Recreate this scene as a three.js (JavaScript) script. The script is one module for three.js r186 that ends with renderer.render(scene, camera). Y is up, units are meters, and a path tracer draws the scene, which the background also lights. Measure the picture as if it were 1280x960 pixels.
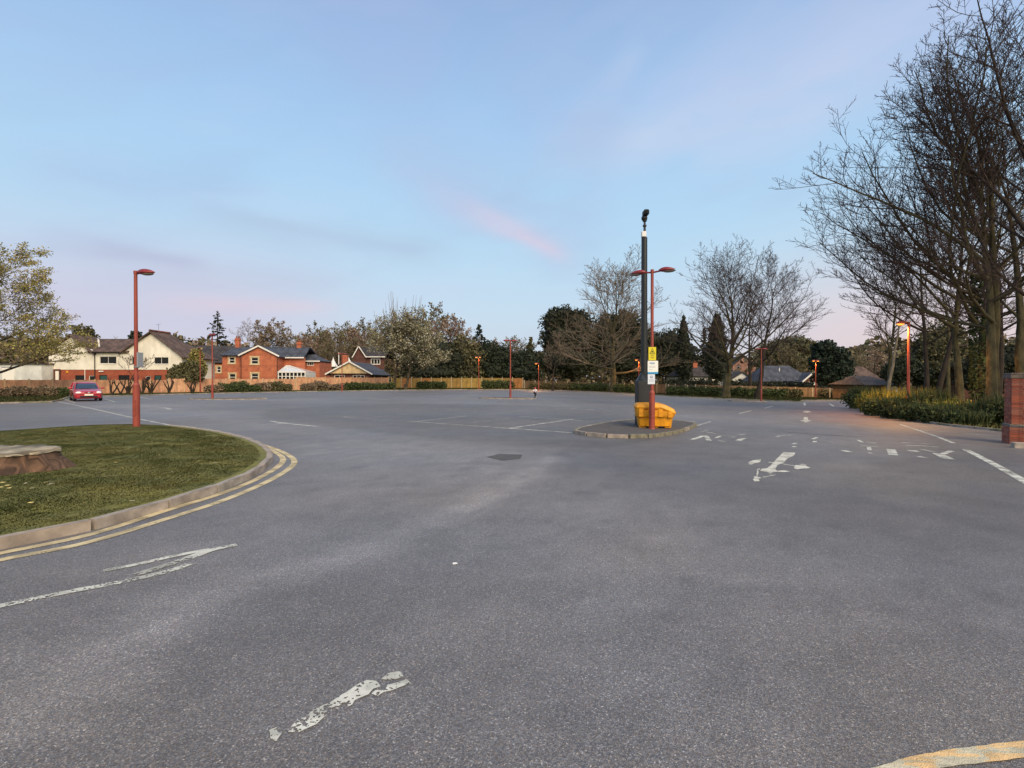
import * as THREE from 'three';
import { mergeGeometries } from 'three/addons/utils/BufferGeometryUtils.js';
import { MarchingCubes } from 'three/addons/objects/MarchingCubes.js';
import { RoundedBoxGeometry } from 'three/addons/geometries/RoundedBoxGeometry.js';
import { ImprovedNoise } from 'three/addons/math/ImprovedNoise.js';
import { Brush, Evaluator, SUBTRACTION } from 'three-bvh-csg';

// ---------------------------------------------------------------- camera
const scene = new THREE.Scene();
const EYE = 1.65, F = 640, HZ = 475;
const camera = new THREE.PerspectiveCamera(2 * Math.atan(480 / F) * 180 / Math.PI, 4 / 3, 0.05, 3000);
camera.position.set(0, EYE, 0);
const PITCH = Math.atan((480 - HZ) / F);
camera.rotation.set(-PITCH, 0, 0);
scene.add(camera);
const renderer = new THREE.WebGLRenderer({ antialias: true });
renderer.toneMapping = THREE.LinearToneMapping;
renderer.toneMappingExposure = 1.0;
renderer.shadowMap.enabled = true;

// ---------------------------------------------------------------- helpers
function rng(seed) { let a = (seed * 2654435761) >>> 0; return () => { a |= 0; a = a + 0x6D2B79F5 | 0; let t = Math.imul(a ^ a >>> 15, 1 | a); t = t + Math.imul(t ^ t >>> 7, 61 | t) ^ t; return ((t ^ t >>> 14) >>> 0) / 4294967296; }; }
const PN = new ImprovedNoise();
const noise = (x, y, z = 0) => PN.noise(x + 113.3, y + 57.7, z + 31.1);
function fbm(x, y, z = 0, o = 4) { let s = 0, a = .5, n = 0; for (let i = 0; i < o; i++) { s += a * noise(x, y, z); n += a; x *= 2.03; y *= 2.03; z *= 2.03; a *= .5; } return s / n; }
const clamp = (v, a = 0, b = 1) => Math.min(b, Math.max(a, v));
const lerp = (a, b, t) => a + (b - a) * t;
const sstep = (a, b, v) => { const t = clamp((v - a) / (b - a)); return t * t * (3 - 2 * t); };
const s2l = v => { v /= 255; return v <= .04045 ? v / 12.92 : Math.pow((v + .055) / 1.055, 2.4); };
const LIN = (r, g, b) => [s2l(r), s2l(g), s2l(b)];
const V = (x, y, z) => new THREE.Vector3(x, y, z);

// ---------------------------------------------------------------- sky (air and thin cloud, computed by direction) and low soft sun
const ae = (px, py) => { const dx = px - 640, dy = HZ - py; return [Math.atan2(dx, F) * 57.2958, Math.atan2(dy, Math.hypot(dx, F)) * 57.2958]; };
function makeSky() {
  const W = 1536, H = 768, data = new Float32Array(W * H * 4);
  const stops = [[-90, [110, 110, 118]], [-3, [170, 172, 184]], [0, [203, 206, 220]], [3, [205, 216, 230]], [7, [200, 222, 239]], [13, [188, 220, 243]], [20, [176, 213, 244]], [28, [163, 199, 238]], [36, [151, 182, 224]], [50, [143, 171, 216]], [90, [132, 160, 206]]].map(([e, c]) => [e, LIN(...c)]);
  const pink = LIN(214, 190, 214), rose = LIN(236, 208, 206), lilac = LIN(184, 188, 216), pale = LIN(200, 208, 236), warm = LIN(244, 222, 198);
  // streaks of thin cloud: from, to (azimuth, elevation), half width in degrees, colour, strength
  const st = [
    [ae(540, 236), ae(716, 324), 1.15, LIN(226, 208, 226), .55], [ae(590, 262), ae(705, 320), .7, LIN(240, 214, 226), .55], [ae(470, 190), ae(600, 262), 2.2, LIN(186, 196, 228), .4],
    [ae(70, 303), ae(260, 331), .8, LIN(180, 184, 212), .65], [ae(255, 262), ae(560, 318), 2.0, LIN(176, 188, 214), .6], [ae(120, 342), ae(420, 350), 1.2, LIN(188, 196, 220), .45], [ae(20, 205), ae(330, 240), 2.4, LIN(166, 186, 226), .4],
    [ae(200, 378), ae(420, 384), .8, LIN(232, 205, 215), .45], [ae(690, 190), ae(1100, 90), 2.6, LIN(196, 213, 238), .8], [ae(700, 185), ae(800, 60), 1.5, LIN(184, 206, 236), .6], [ae(860, 210), ae(1040, 150), 1.4, LIN(192, 214, 240), .5],
    [ae(640, 60), ae(780, 180), 5, LIN(172, 192, 228), .5], [ae(820, 130), ae(1280, -40), 4.5, pale, .55], [ae(380, 20), ae(560, 60), 4, LIN(170, 186, 228), .5], [ae(470, 150), ae(760, 330), 4, LIN(176, 196, 228), .5],
  ];
  for (let j = 0; j < H; j++) {
    const el = (j + .5) / H * 180 - 90, ce = Math.cos(el / 57.2958), y = Math.sin(el / 57.2958);
    for (let i = 0; i < W; i++) {
      const th = ((i + .5) / W - .5) * 2 * Math.PI, x = Math.cos(th) * ce, z = Math.sin(th) * ce;
      const az = Math.atan2(x, -z) * 57.2958;
      let k = 0; while (k < stops.length - 2 && el > stops[k + 1][0]) k++;
      const t = clamp((el - stops[k][0]) / (stops[k + 1][0] - stops[k][0]));
      let c = [0, 1, 2].map(q => lerp(stops[k][1][q], stops[k + 1][1][q], t));
      const mixc = (d, w) => { for (let q = 0; q < 3; q++) c[q] = lerp(c[q], d[q], w); };
      const n1 = fbm(x * 2.2, y * 5, z * 2.2, 4), n2 = fbm(x * 5 + 7, y * 16, z * 5, 4), n3 = fbm((x * .8 + y * 1.1) * 3 + 2, (y - x * .45) * 15, z * 3, 5);
      // the pink band over the horizon, strongest to the left and the right
      const band = Math.exp(-Math.pow((el - 7 - n1 * 3) / 5.5, 2));
      mixc(pink, band * (.46 * sstep(-8, -34, az) * (az > -120 ? 1 : 0.6)));
      mixc(rose, Math.exp(-Math.pow((el - 4) / 7, 2)) * .66 * sstep(12, 38, az) * (az < 140 ? 1 : .7));
      mixc(warm, Math.exp(-Math.pow(el / 14, 2)) * .7 * sstep(80, 165, Math.abs(az)));
      mixc(pale, .55 * sstep(10, 55, az) * sstep(18, 40, el) * clamp(.6 + n1));
      if (el > -2) mixc([lerp(c[0], .62, .5), lerp(c[1], .66, .4), lerp(c[2], .86, .4)], clamp(n1 * .8 + n2 * .6 + n3 * .75 - .02) * .6); if (el > 0) mixc([.42, .47, .68], clamp(-n3 * .7 - n1 * .5 - .06) * .5 * sstep(1, 10, el));
      if (el > 0 && Math.abs(az) < 80) for (const [a, b, w, col, s] of st) {
        const dx = b[0] - a[0], dy = b[1] - a[1], L2 = dx * dx + dy * dy;
        const u = ((az - a[0]) * dx + (el - a[1]) * dy) / L2, uc = clamp(u);
        let d = Math.hypot(az - a[0] - dx * uc, el - a[1] - dy * uc);
        d += n2 * w * 1.6 + n1 * w;
        const g = Math.exp(-Math.max(0, d) * Math.max(0, d) / (w * w)) * sstep(-.25, .35, u) * sstep(1.15, .8, u);
        if (g > .003) mixc(col, g * s * clamp(.75 + n2 * 1.2));
      }
      const o = (j * W + i) * 4; data[o] = c[0]; data[o + 1] = c[1]; data[o + 2] = c[2]; data[o + 3] = 1;
    }
  }
  const t = new THREE.DataTexture(data, W, H, THREE.RGBAFormat, THREE.FloatType);
  t.mapping = THREE.EquirectangularReflectionMapping; t.magFilter = THREE.LinearFilter; t.minFilter = THREE.LinearFilter; t.needsUpdate = true;
  return t;
}
scene.background = makeSky();
scene.environment = scene.background;
const sun = new THREE.DirectionalLight(new THREE.Color(1, .8, .53), 3.8);
sun.position.set(60, 102, 75); sun.target.position.set(0, 0, -40);
sun.castShadow = true; sun.shadow.radius = 80; sun.shadow.mapSize.set(4096, 4096);
Object.assign(sun.shadow.camera, { left: -120, right: 120, top: 90, bottom: -90, near: 1, far: 320 });
scene.add(sun, sun.target);

// ---------------------------------------------------------------- ground height, pixel to place
const sp = x => .5 * (x + Math.sqrt(x * x + 9));
const gy = x => -.024 * (sp(Math.min(x, 60)) - 1.5);
const CP = Math.cos(PITCH), SP = Math.sin(PITCH);
const ray = (px, py) => { const x = (px - 640) / F, y = (480 - py) / F; return V(x, y * CP - SP, -CP - y * SP); };
const at = (px, py, depth) => { const d = ray(px, py); return V(d.x, d.y, d.z).multiplyScalar(depth / -d.z).add(V(0, EYE, 0)); };
function G(px, py, h = 0) { const d = ray(px, py); let t = 5; for (let i = 0; i < 40; i++) { const y = gy(d.x * t) + h; t = lerp(t, Math.min(400, (EYE - y) / Math.max(1e-4, -d.y)), .8); } return V(d.x * t, gy(d.x * t) + h, d.z * t); }
const onG = (px, depth) => { const x = (px - 640) / F * depth; return V(x, gy(x), -depth); };

// ---------------------------------------------------------------- scene-graph helpers
const used = {};
const numbered = n => { const k = used[n] = (used[n] ?? -1) + 1; return k ? `${n}_${String(k).padStart(3, '0')}` : n; };
function shadow(o) { o.castShadow = o.receiveShadow = true; return o; }
function mesh(name, geo, mat, parent, pos, ry) { const m = shadow(new THREE.Mesh(geo, mat)); m.name = name; if (pos) m.position.set(pos.x ?? pos[0], pos.y ?? pos[1], pos.z ?? pos[2]); if (ry) m.rotation.y = ry; if (parent) parent.add(m); return m; }
function thing(name, label, category, pos = [0, 0, 0], ry = 0, group) { const g = new THREE.Group(); g.name = numbered(name); g.position.set(pos.x ?? pos[0], pos.y ?? pos[1], pos.z ?? pos[2]); g.rotation.y = ry; g.userData = { label, category }; if (group) g.userData.group = group; scene.add(g); return g; }
function single(name, label, category, geo, mat, pos, ry, group) { const m = mesh(numbered(name), geo, mat, scene, pos, ry); m.userData = { label, category }; if (group) m.userData.group = group; return m; }
function struct(name, geo, mat, label) { const m = mesh(numbered(name), geo, mat, scene); m.userData = { kind: 'structure', label }; return m; }
function structGroup(name, label) { const g = new THREE.Group(); g.name = numbered(name); g.userData = { kind: 'structure', label }; scene.add(g); return g; }
function copyOf(src, pos, ry, label, scale) { const r = src.clone(); r.name = numbered(src.name.replace(/_\d{3}$/, '')); r.position.set(pos.x ?? pos[0], pos.y ?? pos[1], pos.z ?? pos[2]); r.rotation.y = ry; r.userData = { ...src.userData }; if (label) r.userData.label = label; if (scale) r.scale.set(...(Array.isArray(scale) ? scale : [scale, scale, scale])); scene.add(r); return r; }

// geometry helpers
const bx = (w, h, d, x = 0, y = 0, z = 0) => new THREE.BoxGeometry(w, h, d).translate(x, y, z);
const rbx = (w, h, d, r, x = 0, y = 0, z = 0, s = 2) => new RoundedBoxGeometry(w, h, d, s, r).translate(x, y, z);
const cyl = (r0, r1, h, x = 0, y = 0, z = 0, n = 16) => new THREE.CylinderGeometry(r1, r0, h, n).translate(x, y + h / 2, z);
const merge = a => mergeGeometries(a.map(g => { const q = g.index ? g.toNonIndexed() : g; for (const k of Object.keys(q.attributes)) if (!['position', 'normal', 'uv'].includes(k)) q.deleteAttribute(k); return q; }));
function tubeG(pts, r, n = 8, seg) { return new THREE.TubeGeometry(new THREE.CatmullRomCurve3(pts.map(p => V(...p))), seg ?? pts.length * 4, r, n); }
function bar(a, b, r0, r1 = r0, n = 8) { const A = V(...a), B = V(...b), d = B.clone().sub(A), L = d.length(); const g = new THREE.CylinderGeometry(r1, r0, L, n); g.translate(0, L / 2, 0); g.applyQuaternion(new THREE.Quaternion().setFromUnitVectors(V(0, 1, 0), d.normalize())); g.translate(A.x, A.y, A.z); return g; }
function boxUV(g, s = 1, keep) { if (keep) g.computeVertexNormals(); g = g.index ? g.toNonIndexed() : g; if (!keep) g.computeVertexNormals(); const p = g.attributes.position, n = g.attributes.normal, uv = new Float32Array(p.count * 2); for (let i = 0; i < p.count; i++) { const ax = Math.abs(n.getX(i)), ay = Math.abs(n.getY(i)), az = Math.abs(n.getZ(i)); let u, v; if (ay > ax && ay > az) { u = p.getX(i); v = p.getZ(i); } else if (ax > az) { u = p.getZ(i); v = p.getY(i); } else { u = p.getX(i); v = p.getY(i); } uv[i * 2] = u * s; uv[i * 2 + 1] = v * s; } g.setAttribute('uv', new THREE.BufferAttribute(uv, 2)); return g; }
// a slab with four top corners, thick downwards
function slab(a, b, c, d, t) { const P = [a, b, c, d].map(p => V(...p)); const n = P[1].clone().sub(P[0]).cross(P[3].clone().sub(P[0])).normalize(); const Q = P.map(p => p.clone().addScaledVector(n, -t)); const pos = [], uv = []; const U = P[1].clone().sub(P[0]).normalize(), W = n.clone().cross(U); const put = (...ps) => { for (const p of ps) { pos.push(p.x, p.y, p.z); const r = p.clone().sub(P[0]); uv.push(r.dot(U), r.dot(W)); } }; const quad = (p, q, r, s) => put(p, q, r, p, r, s); quad(P[0], P[1], P[2], P[3]); quad(Q[3], Q[2], Q[1], Q[0]); for (let i = 0; i < 4; i++) { const j = (i + 1) % 4; quad(P[i], Q[i], Q[j], P[j]); } const g = new THREE.BufferGeometry(); g.setAttribute('position', new THREE.Float32BufferAttribute(pos, 3)); g.setAttribute('uv', new THREE.Float32BufferAttribute(uv, 2)); g.computeVertexNormals(); return g; }

// ---------------------------------------------------------------- textures and materials
function tex(w, h, fn, { srgb = true, rep = 1, repY } = {}) { const d = new Uint8Array(w * h * 4); for (let j = 0; j < h; j++) for (let i = 0; i < w; i++) { const c = fn(i / w, j / h, i, j), o = (j * w + i) * 4; if (typeof c === 'number') { d[o] = d[o + 1] = d[o + 2] = clamp(c, 0, 255); } else { d[o] = clamp(c[0], 0, 255); d[o + 1] = clamp(c[1], 0, 255); d[o + 2] = clamp(c[2], 0, 255); } d[o + 3] = 255; } const t = new THREE.DataTexture(d, w, h, THREE.RGBAFormat); t.wrapS = t.wrapT = THREE.RepeatWrapping; t.magFilter = THREE.LinearFilter; t.minFilter = THREE.LinearMipmapLinearFilter; t.generateMipmaps = true; if (srgb) t.colorSpace = THREE.SRGBColorSpace; t.repeat.set(rep, repY ?? rep); t.needsUpdate = true; return t; }
// tiling noise in 0..1
function tnoise(w, cells, seed, o = 4) { const r = rng(seed), out = new Float32Array(w * w); let a = 1, tot = 0; for (let k = 0; k < o; k++) { const n = cells << k; if (n > w) break; const g = new Float32Array(n * n).map(() => r()); for (let j = 0; j < w; j++) { const y = j / w * n, y0 = y | 0, fy = y - y0, sy = fy * fy * (3 - 2 * fy), r0 = (y0 % n) * n, r1 = ((y0 + 1) % n) * n; for (let i = 0; i < w; i++) { const x = i / w * n, x0 = x | 0, fx = x - x0, sx = fx * fx * (3 - 2 * fx), x1 = (x0 + 1) % n; out[j * w + i] += a * lerp(lerp(g[r0 + x0], g[r0 + x1], sx), lerp(g[r1 + x0], g[r1 + x1], sx), sy); } } tot += a; a *= .55; } for (let i = 0; i < out.length; i++) out[i] = clamp((out[i] / tot - .5) * 1.5 + .5); return out; }
const N256 = tnoise(256, 4, 11, 6), N512 = tnoise(512, 4, 12, 7), N512b = tnoise(512, 8, 13, 6);
const std = (o) => new THREE.MeshStandardMaterial({ roughness: .85, ...o });
const rgb = (r, g, b) => new THREE.Color().setRGB(r, g, b);
const srgb = (r, g, b) => new THREE.Color().setRGB(...LIN(r, g, b));
const speck = (base, amp, rough = .85, rep = 1, bump = .002) => { const t = tex(256, 256, (u, v, i, j) => { const n = N256[j * 256 + i] - .5; return base.map(c => c * (1 + n * amp)); }, { rep }); const b = tex(256, 256, (u, v, i, j) => N256[j * 256 + i] * 255, { srgb: false, rep }); return std({ map: t, bumpMap: b, bumpScale: bump, roughness: rough }); };

function asphaltTex() {
  const W = 2048, n = 520, r = rng(5), gx = new Float32Array(n * n), gyy = new Float32Array(n * n), br = new Float32Array(n * n), hh = new Float32Array(n * n), tint = new Float32Array(n * n);
  for (let i = 0; i < n * n; i++) { gx[i] = r(); gyy[i] = r(); const q = r(); br[i] = q < .6 ? lerp(76, 114, r()) : q < .95 ? lerp(98, 132, r()) : lerp(128, 168, r()); hh[i] = r(); tint[i] = r() - .5; }
  const col = new Uint8Array(W * W * 4), bmp = new Uint8Array(W * W * 4), sc = n / W;
  for (let j = 0; j < W; j++) for (let i = 0; i < W; i++) {
    const x = i * sc, y = j * sc, cx = Math.floor(x), cy = Math.floor(y); let d1 = 9, d2 = 9, id = 0;
    for (let b = -1; b <= 1; b++) for (let a = -1; a <= 1; a++) { const k = ((cy + b + n) % n) * n + (cx + a + n) % n, dx = cx + a + gx[k] - x, dy = cy + b + gyy[k] - y, d = dx * dx + dy * dy; if (d < d1) { d2 = d1; d1 = d; id = k; } else if (d < d2) d2 = d; }
    const e = Math.sqrt(d2) - Math.sqrt(d1), gap = clamp(e * 4.2), f = N512[((j >> 1) % 512) * 512 + ((i >> 1) % 512)];
    const o = (j * W + i) * 4, v = lerp(76, br[id], gap) * (.93 + .14 * f), tt = tint[id] * 14;
    col[o] = clamp(v + tt * .6, 0, 255); col[o + 1] = clamp(v, 0, 255); col[o + 2] = clamp(v - tt * .7 + 4, 0, 255); col[o + 3] = 255;
    bmp[o] = bmp[o + 1] = bmp[o + 2] = clamp(gap * (110 + 145 * hh[id]), 0, 255); bmp[o + 3] = 255;
  }
  const mk = (d, s) => { const t = new THREE.DataTexture(d, W, W, THREE.RGBAFormat); t.wrapS = t.wrapT = THREE.RepeatWrapping; t.magFilter = THREE.LinearFilter; t.minFilter = THREE.LinearMipmapLinearFilter; t.generateMipmaps = true; if (s) t.colorSpace = THREE.SRGBColorSpace; t.repeat.set(.25, .25); t.needsUpdate = true; return t; };
  return [mk(col, true), mk(bmp, false)];
}
const [aspCol, aspBump] = asphaltTex();
const M = {};
M.asphalt = std({ map: aspCol, bumpMap: aspBump, bumpScale: .004, roughness: .56, color: rgb(1.27, 1.19, 1.03), vertexColors: true });
M.patch = std({ map: aspCol, bumpMap: aspBump, bumpScale: .004, roughness: .9, color: rgb(.72, .68, .63) });
M.islandTop = std({ map: aspCol, bumpMap: aspBump, bumpScale: .004, roughness: .9, color: rgb(.74, .66, .56) });
M.grass = std({ map: tex(512, 512, (u, v, i, j) => { const a = N512[j * 512 + i], b = N512b[j * 512 + i]; return [lerp(84, 132, a) + 18 * (b - .5), lerp(90, 124, a) + 14 * (b - .5), lerp(44, 62, a)]; }, { rep: .4 }), bumpMap: tex(512, 512, (u, v, i, j) => N512b[j * 512 + i] * 255, { srgb: false, rep: .8 }), bumpScale: .03, roughness: 1 });
M.soil = speck([86, 66, 52], .9, 1, .7, .03);
M.kerb = speck([146, 138, 128], .5, .9, 1.3, .003);
M.kerb2 = speck([142, 132, 122], .6, .9, 1.1, .003);
M.kerb3 = speck([144, 132, 120], .55, .9, .9, .003);
M.wetKerb = speck([112, 108, 92], .8, .9, 1.1, .004);
M.red = speck([146, 66, 52], .3, .55, 1.5, .0005);
M.redDark = speck([132, 44, 44], .25, .4, 1.5, .0004);
M.darkMetal = speck([27, 32, 34], .35, .45, 1.2, .0005);
M.cabinet = speck([26, 32, 37], .3, .5, 1.2, .0005);
M.yellow = speck([222, 150, 20], .32, .45, 1.3, .0008);
M.grey = std({ color: srgb(150, 154, 158), roughness: .5 });
M.galv = std({ color: srgb(120, 124, 126), roughness: .5, metalness: .4 });
M.white = std({ color: srgb(226, 224, 220), roughness: .55 });
M.black = std({ color: srgb(24, 24, 26), roughness: .6 });
M.rubber = std({ color: rgb(.018, .018, .02), roughness: .85 });
M.glass = new THREE.MeshPhysicalMaterial({ color: rgb(.016, .018, .02), roughness: .08, specularIntensity: .35 });
M.lensOff = std({ color: srgb(120, 112, 104), roughness: .25 });
M.lensOn = std({ color: srgb(255, 190, 110), emissive: rgb(1, .37, .05), emissiveIntensity: 1.7, roughness: .4 });
M.brickWall = std({ map: tex(512, 512, (u, v, i, j) => { const row = Math.floor(v * 26), x = u * 9 + (row % 2) * .5, c = Math.floor(x), fx = x - c, fy = v * 26 - row; const m = fx < .05 || fy < .14; const h = ((c % 9 * 73 + row * 151) % 97) / 97, n = N512[j * 512 + i] - .5; return m ? [176 + n * 30, 140 + n * 30, 112 + n * 20] : [160 + h * 32 + n * 46, 82 + h * 20 + n * 30, 56 + h * 14 + n * 20]; }, { rep: .5 }), roughness: .95 });
M.brickLow = std({ map: tex(512, 512, (u, v, i, j) => { const row = Math.floor(v * 26), x = u * 9 + (row % 2) * .5, c = Math.floor(x), fx = x - c, fy = v * 26 - row; const m = fx < .05 || fy < .14; const h = ((c % 9 * 73 + row * 151) % 97) / 97, n = N512[j * 512 + i] - .5; return m ? [150 + n * 30, 104 + n * 30, 82 + n * 20] : [136 + h * 26 + n * 40, 62 + h * 16 + n * 24, 44 + h * 10 + n * 16]; }, { rep: .5 }), roughness: .95 });
M.darkBrick = std({ map: tex(256, 256, (u, v, i, j) => { const row = Math.floor(v * 14), fy = v * 14 - row, n = N256[j * 256 + i] - .5; return fy < .15 ? [92 + n * 20, 70, 62] : [92 + n * 50, 58 + n * 30, 50 + n * 26]; }, { rep: .9 }), roughness: .95 });
M.render = std({ map: tex(512, 512, (u, v, i, j) => { const a = N512[j * 512 + i] - .5, b = N512b[((j * 1) % 512) * 512 + ((i * 3) % 512)] - .5; return [224 + a * 40 + b * 20, 217 + a * 40 + b * 20, 202 + a * 42 + b * 20]; }, { rep: .13 }), roughness: .95 });
M.greyWall = speck([204, 204, 200], .2, .95, .3, .003);
M.stone = speck([206, 184, 140], .3, .95, .8, .004);
M.creamGable = speck([206, 178, 134], .25, .95, .6, .004);
const tileTex = (c, rows, rep) => std({ map: tex(256, 256, (u, v, i, j) => { const row = Math.floor(v * rows), fy = v * rows - row, x = u * rows * .8 + (row % 2) * .5, cc = Math.floor(x), h = ((cc * 37 + row * 91) % 53) / 53, n = N256[j * 256 + i] - .5; const k = (fy < .12 ? .6 : 1) * (.84 + .3 * h) * (1 + n * .5); return [c[0] * k, c[1] * k, c[2] * k]; }, { rep }), roughness: .9 });
M.brownTile = tileTex([92, 74, 66], 10, .33);
M.slate = tileTex([70, 74, 84], 10, .4);
M.darkTile = tileTex([62, 58, 58], 10, .33);
M.redTile = tileTex([120, 74, 58], 10, .33);
const boardTex = (base, amp) => std({ map: tex(512, 256, (u, v, i, j) => { const b = Math.floor(u * 18), fx = u * 18 - b, h = ((b * 47) % 19) / 19, n = N512[((j * 2) % 512) * 512 + ((i * 7 + b * 61) % 512)] - .5, m = N512b[j * 512 + i] - .5; const k = (fx < .08 ? .86 : 1) * (.95 + .1 * h) * (1 + n * amp + m * .3); return base.map(c => c * k); }, { rep: .5, repY: .5 }), roughness: .95 });
M.boards = [boardTex([198, 148, 114], .22), boardTex([190, 142, 112], .26), boardTex([204, 156, 122], .2)];
M.boardsGreen = [boardTex([150, 124, 66], .35), boardTex([140, 112, 62], .35), boardTex([156, 108, 62], .3)];
M.boardsOld = [boardTex([112, 92, 68], .35), boardTex([104, 84, 62], .35)];
M.post = speck([196, 166, 130], .3, .95, 1, .003);
M.concPost = speck([168, 156, 130], .35, .95, 1, .003);
M.conservGlass = std({ color: srgb(212, 214, 212), roughness: .12 });
M.upvc = std({ color: srgb(232, 228, 220), roughness: .5 });
M.teal = std({ color: srgb(40, 78, 76), roughness: .3 });
M.bark = speck([74, 64, 52], .8, .95, .9, .02);
M.barkGreen = speck([76, 69, 46], .8, .95, .9, .02);
M.barkDark = speck([54, 45, 38], .7, .95, .9, .02);
M.barkPale = speck([124, 112, 94], .6, .95, .9, .01);
M.twig = std({ color: srgb(76, 61, 54), roughness: .95 });
M.twigPink = std({ color: srgb(132, 108, 100), roughness: .95 });
M.twigGrey = std({ color: srgb(126, 110, 92), roughness: .95 });
M.leaf = new THREE.MeshStandardMaterial({ vertexColors: true, roughness: .85, side: THREE.DoubleSide });
// ---------------------------------------------------------------- ground
const LOT = [[-70, 16], [-70, -26], G(0, 504.6), G(62, 503), G(76, 500.5), G(84, 497), G(130, 495.5), G(200, 493.5), G(250, 492.3), G(390, 489.5), G(500, 488), V(-2, 0, -87), V(8.5, 0, -89), V(15.5, 0, -80.5), V(21.7, 0, -63), V(30.7, 0, -54.5), V(34.6, 0, -61), V(45.5, 0, -68), V(36, 0, -53.6), V(25.4, 0, -36.2), V(21.2, 0, -27.6), V(19.9, 0, -23.4), V(20, 0, -20.2), [70, -15], [70, 16]].map(p => Array.isArray(p) ? p : [p.x, p.z]);
function sdPoly(x, z, P) { let d = 1e9, ins = false; for (let i = 0, j = P.length - 1; i < P.length; j = i++) { const [ax, az] = P[i], [bx2, bz] = P[j]; const ex = bx2 - ax, ez = bz - az, t = clamp(((x - ax) * ex + (z - az) * ez) / (ex * ex + ez * ez)); d = Math.min(d, Math.hypot(x - ax - ex * t, z - az - ez * t)); if ((az > z) !== (bz > z) && x < (bx2 - ax) * (z - az) / (bz - az) + ax) ins = !ins; } return ins ? -d : d; }
function gridSheet(xs, zs, yf, cf) { const nx = xs.length, nz = zs.length, pos = new Float32Array(nx * nz * 3), uv = new Float32Array(nx * nz * 2), col = cf ? new Float32Array(nx * nz * 3) : null, idx = []; for (let j = 0; j < nz; j++) for (let i = 0; i < nx; i++) { const k = j * nx + i; pos[k * 3] = xs[i]; pos[k * 3 + 1] = yf(xs[i], zs[j]); pos[k * 3 + 2] = zs[j]; uv[k * 2] = xs[i]; uv[k * 2 + 1] = -zs[j]; if (cf) { const c = cf(xs[i], zs[j]); col[k * 3] = c[0]; col[k * 3 + 1] = c[1]; col[k * 3 + 2] = c[2]; } if (i < nx - 1 && j < nz - 1) { idx.push(k, k + 1, k + nx, k + 1, k + nx + 1, k + nx); } } const g = new THREE.BufferGeometry(); g.setAttribute('position', new THREE.BufferAttribute(pos, 3)); g.setAttribute('uv', new THREE.BufferAttribute(uv, 2)); if (cf) g.setAttribute('color', new THREE.BufferAttribute(col, 3)); g.setIndex(idx); g.computeVertexNormals(); return g; }
function axisSteps(a, b, s0, k, max) { const out = [0]; let v = 0, s = s0; while (v < b) { v += s; s = Math.min(max, s * k); out.push(Math.min(v, b)); } v = 0; s = s0; const neg = []; while (v > a) { v -= s; s = Math.min(max, s * k); neg.push(Math.max(v, a)); } return neg.reverse().concat(out); }
// worn pale wheel tracks and darker, browner bays
const toXZ = a => a.map(([x, y]) => { const p = G(x, y); return [p.x, p.z]; });
const TRACKS_AND_DIM = [[toXZ([[60, 900], [250, 745], [450, 690], [560, 648], [640, 606], [690, 572]]), .3, .46], [toXZ([[980, 955], [900, 760], [760, 640], [560, 572], [420, 545], [250, 520], [160, 507]]), 2.1, .34], [toXZ([[160, 507], [300, 500], [480, 497], [600, 503], [760, 512], [980, 530]]), 2.8, .24], [toXZ([[1250, 760], [1130, 600], [1060, 545], [1010, 512]]), 1.5, .14], [toXZ([[20, 800], [250, 690], [420, 610], [420, 560]]), 1.4, .17]];
function dPath(x, z, P) { let d = 1e9; for (let i = 0; i < P.length - 1; i++) { const ex = P[i + 1][0] - P[i][0], ez = P[i + 1][1] - P[i][1], t = clamp(((x - P[i][0]) * ex + (z - P[i][1]) * ez) / (ex * ex + ez * ez)); d = Math.min(d, Math.hypot(x - P[i][0] - ex * t, z - P[i][1] - ez * t)); } return d; }
const SWEEP = TRACKS_AND_DIM[0][0]; function sideOf(x, z) { let d = 1e9, s = 0; for (let i = 0; i < SWEEP.length - 1; i++) { const a = SWEEP[i], b = SWEEP[i + 1], ex = b[0] - a[0], ez = b[1] - a[1], t = clamp(((x - a[0]) * ex + (z - a[1]) * ez) / (ex * ex + ez * ez)), q = Math.hypot(x - a[0] - ex * t, z - a[1] - ez * t); if (q < d) { d = q; s = Math.sign(ex * (z - a[1]) - ez * (x - a[0])) * q; } } return s; }
const BAYS = toXZ([[330, 524], [400, 533], [470, 540], [560, 549.5], [640, 557.5], [700, 561], [760, 559], [815, 550], [850, 545], [872, 531], [800, 513], [640, 506], [480, 505], [330, 512]]);
TRACKS_AND_DIM.push([toXZ([[1020, 880], [1150, 850], [1300, 850]]), .8, -.2], [toXZ([[700, 900], [860, 940]]), .3, -.12], [toXZ([[1290, 640], [1210, 600], [1150, 575]]), 1.2, -.12]);  // darker strokes, no wheel tracks; the last paints in dimness under the trees
const REDS = toXZ([[985, 504], [1058, 503.5], [1090, 515], [1128, 526], [1156, 536], [1082, 534], [1016, 527], [990, 515]]);  // red surfacing, with amber lamp glow also put into the asphalt colour
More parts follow.
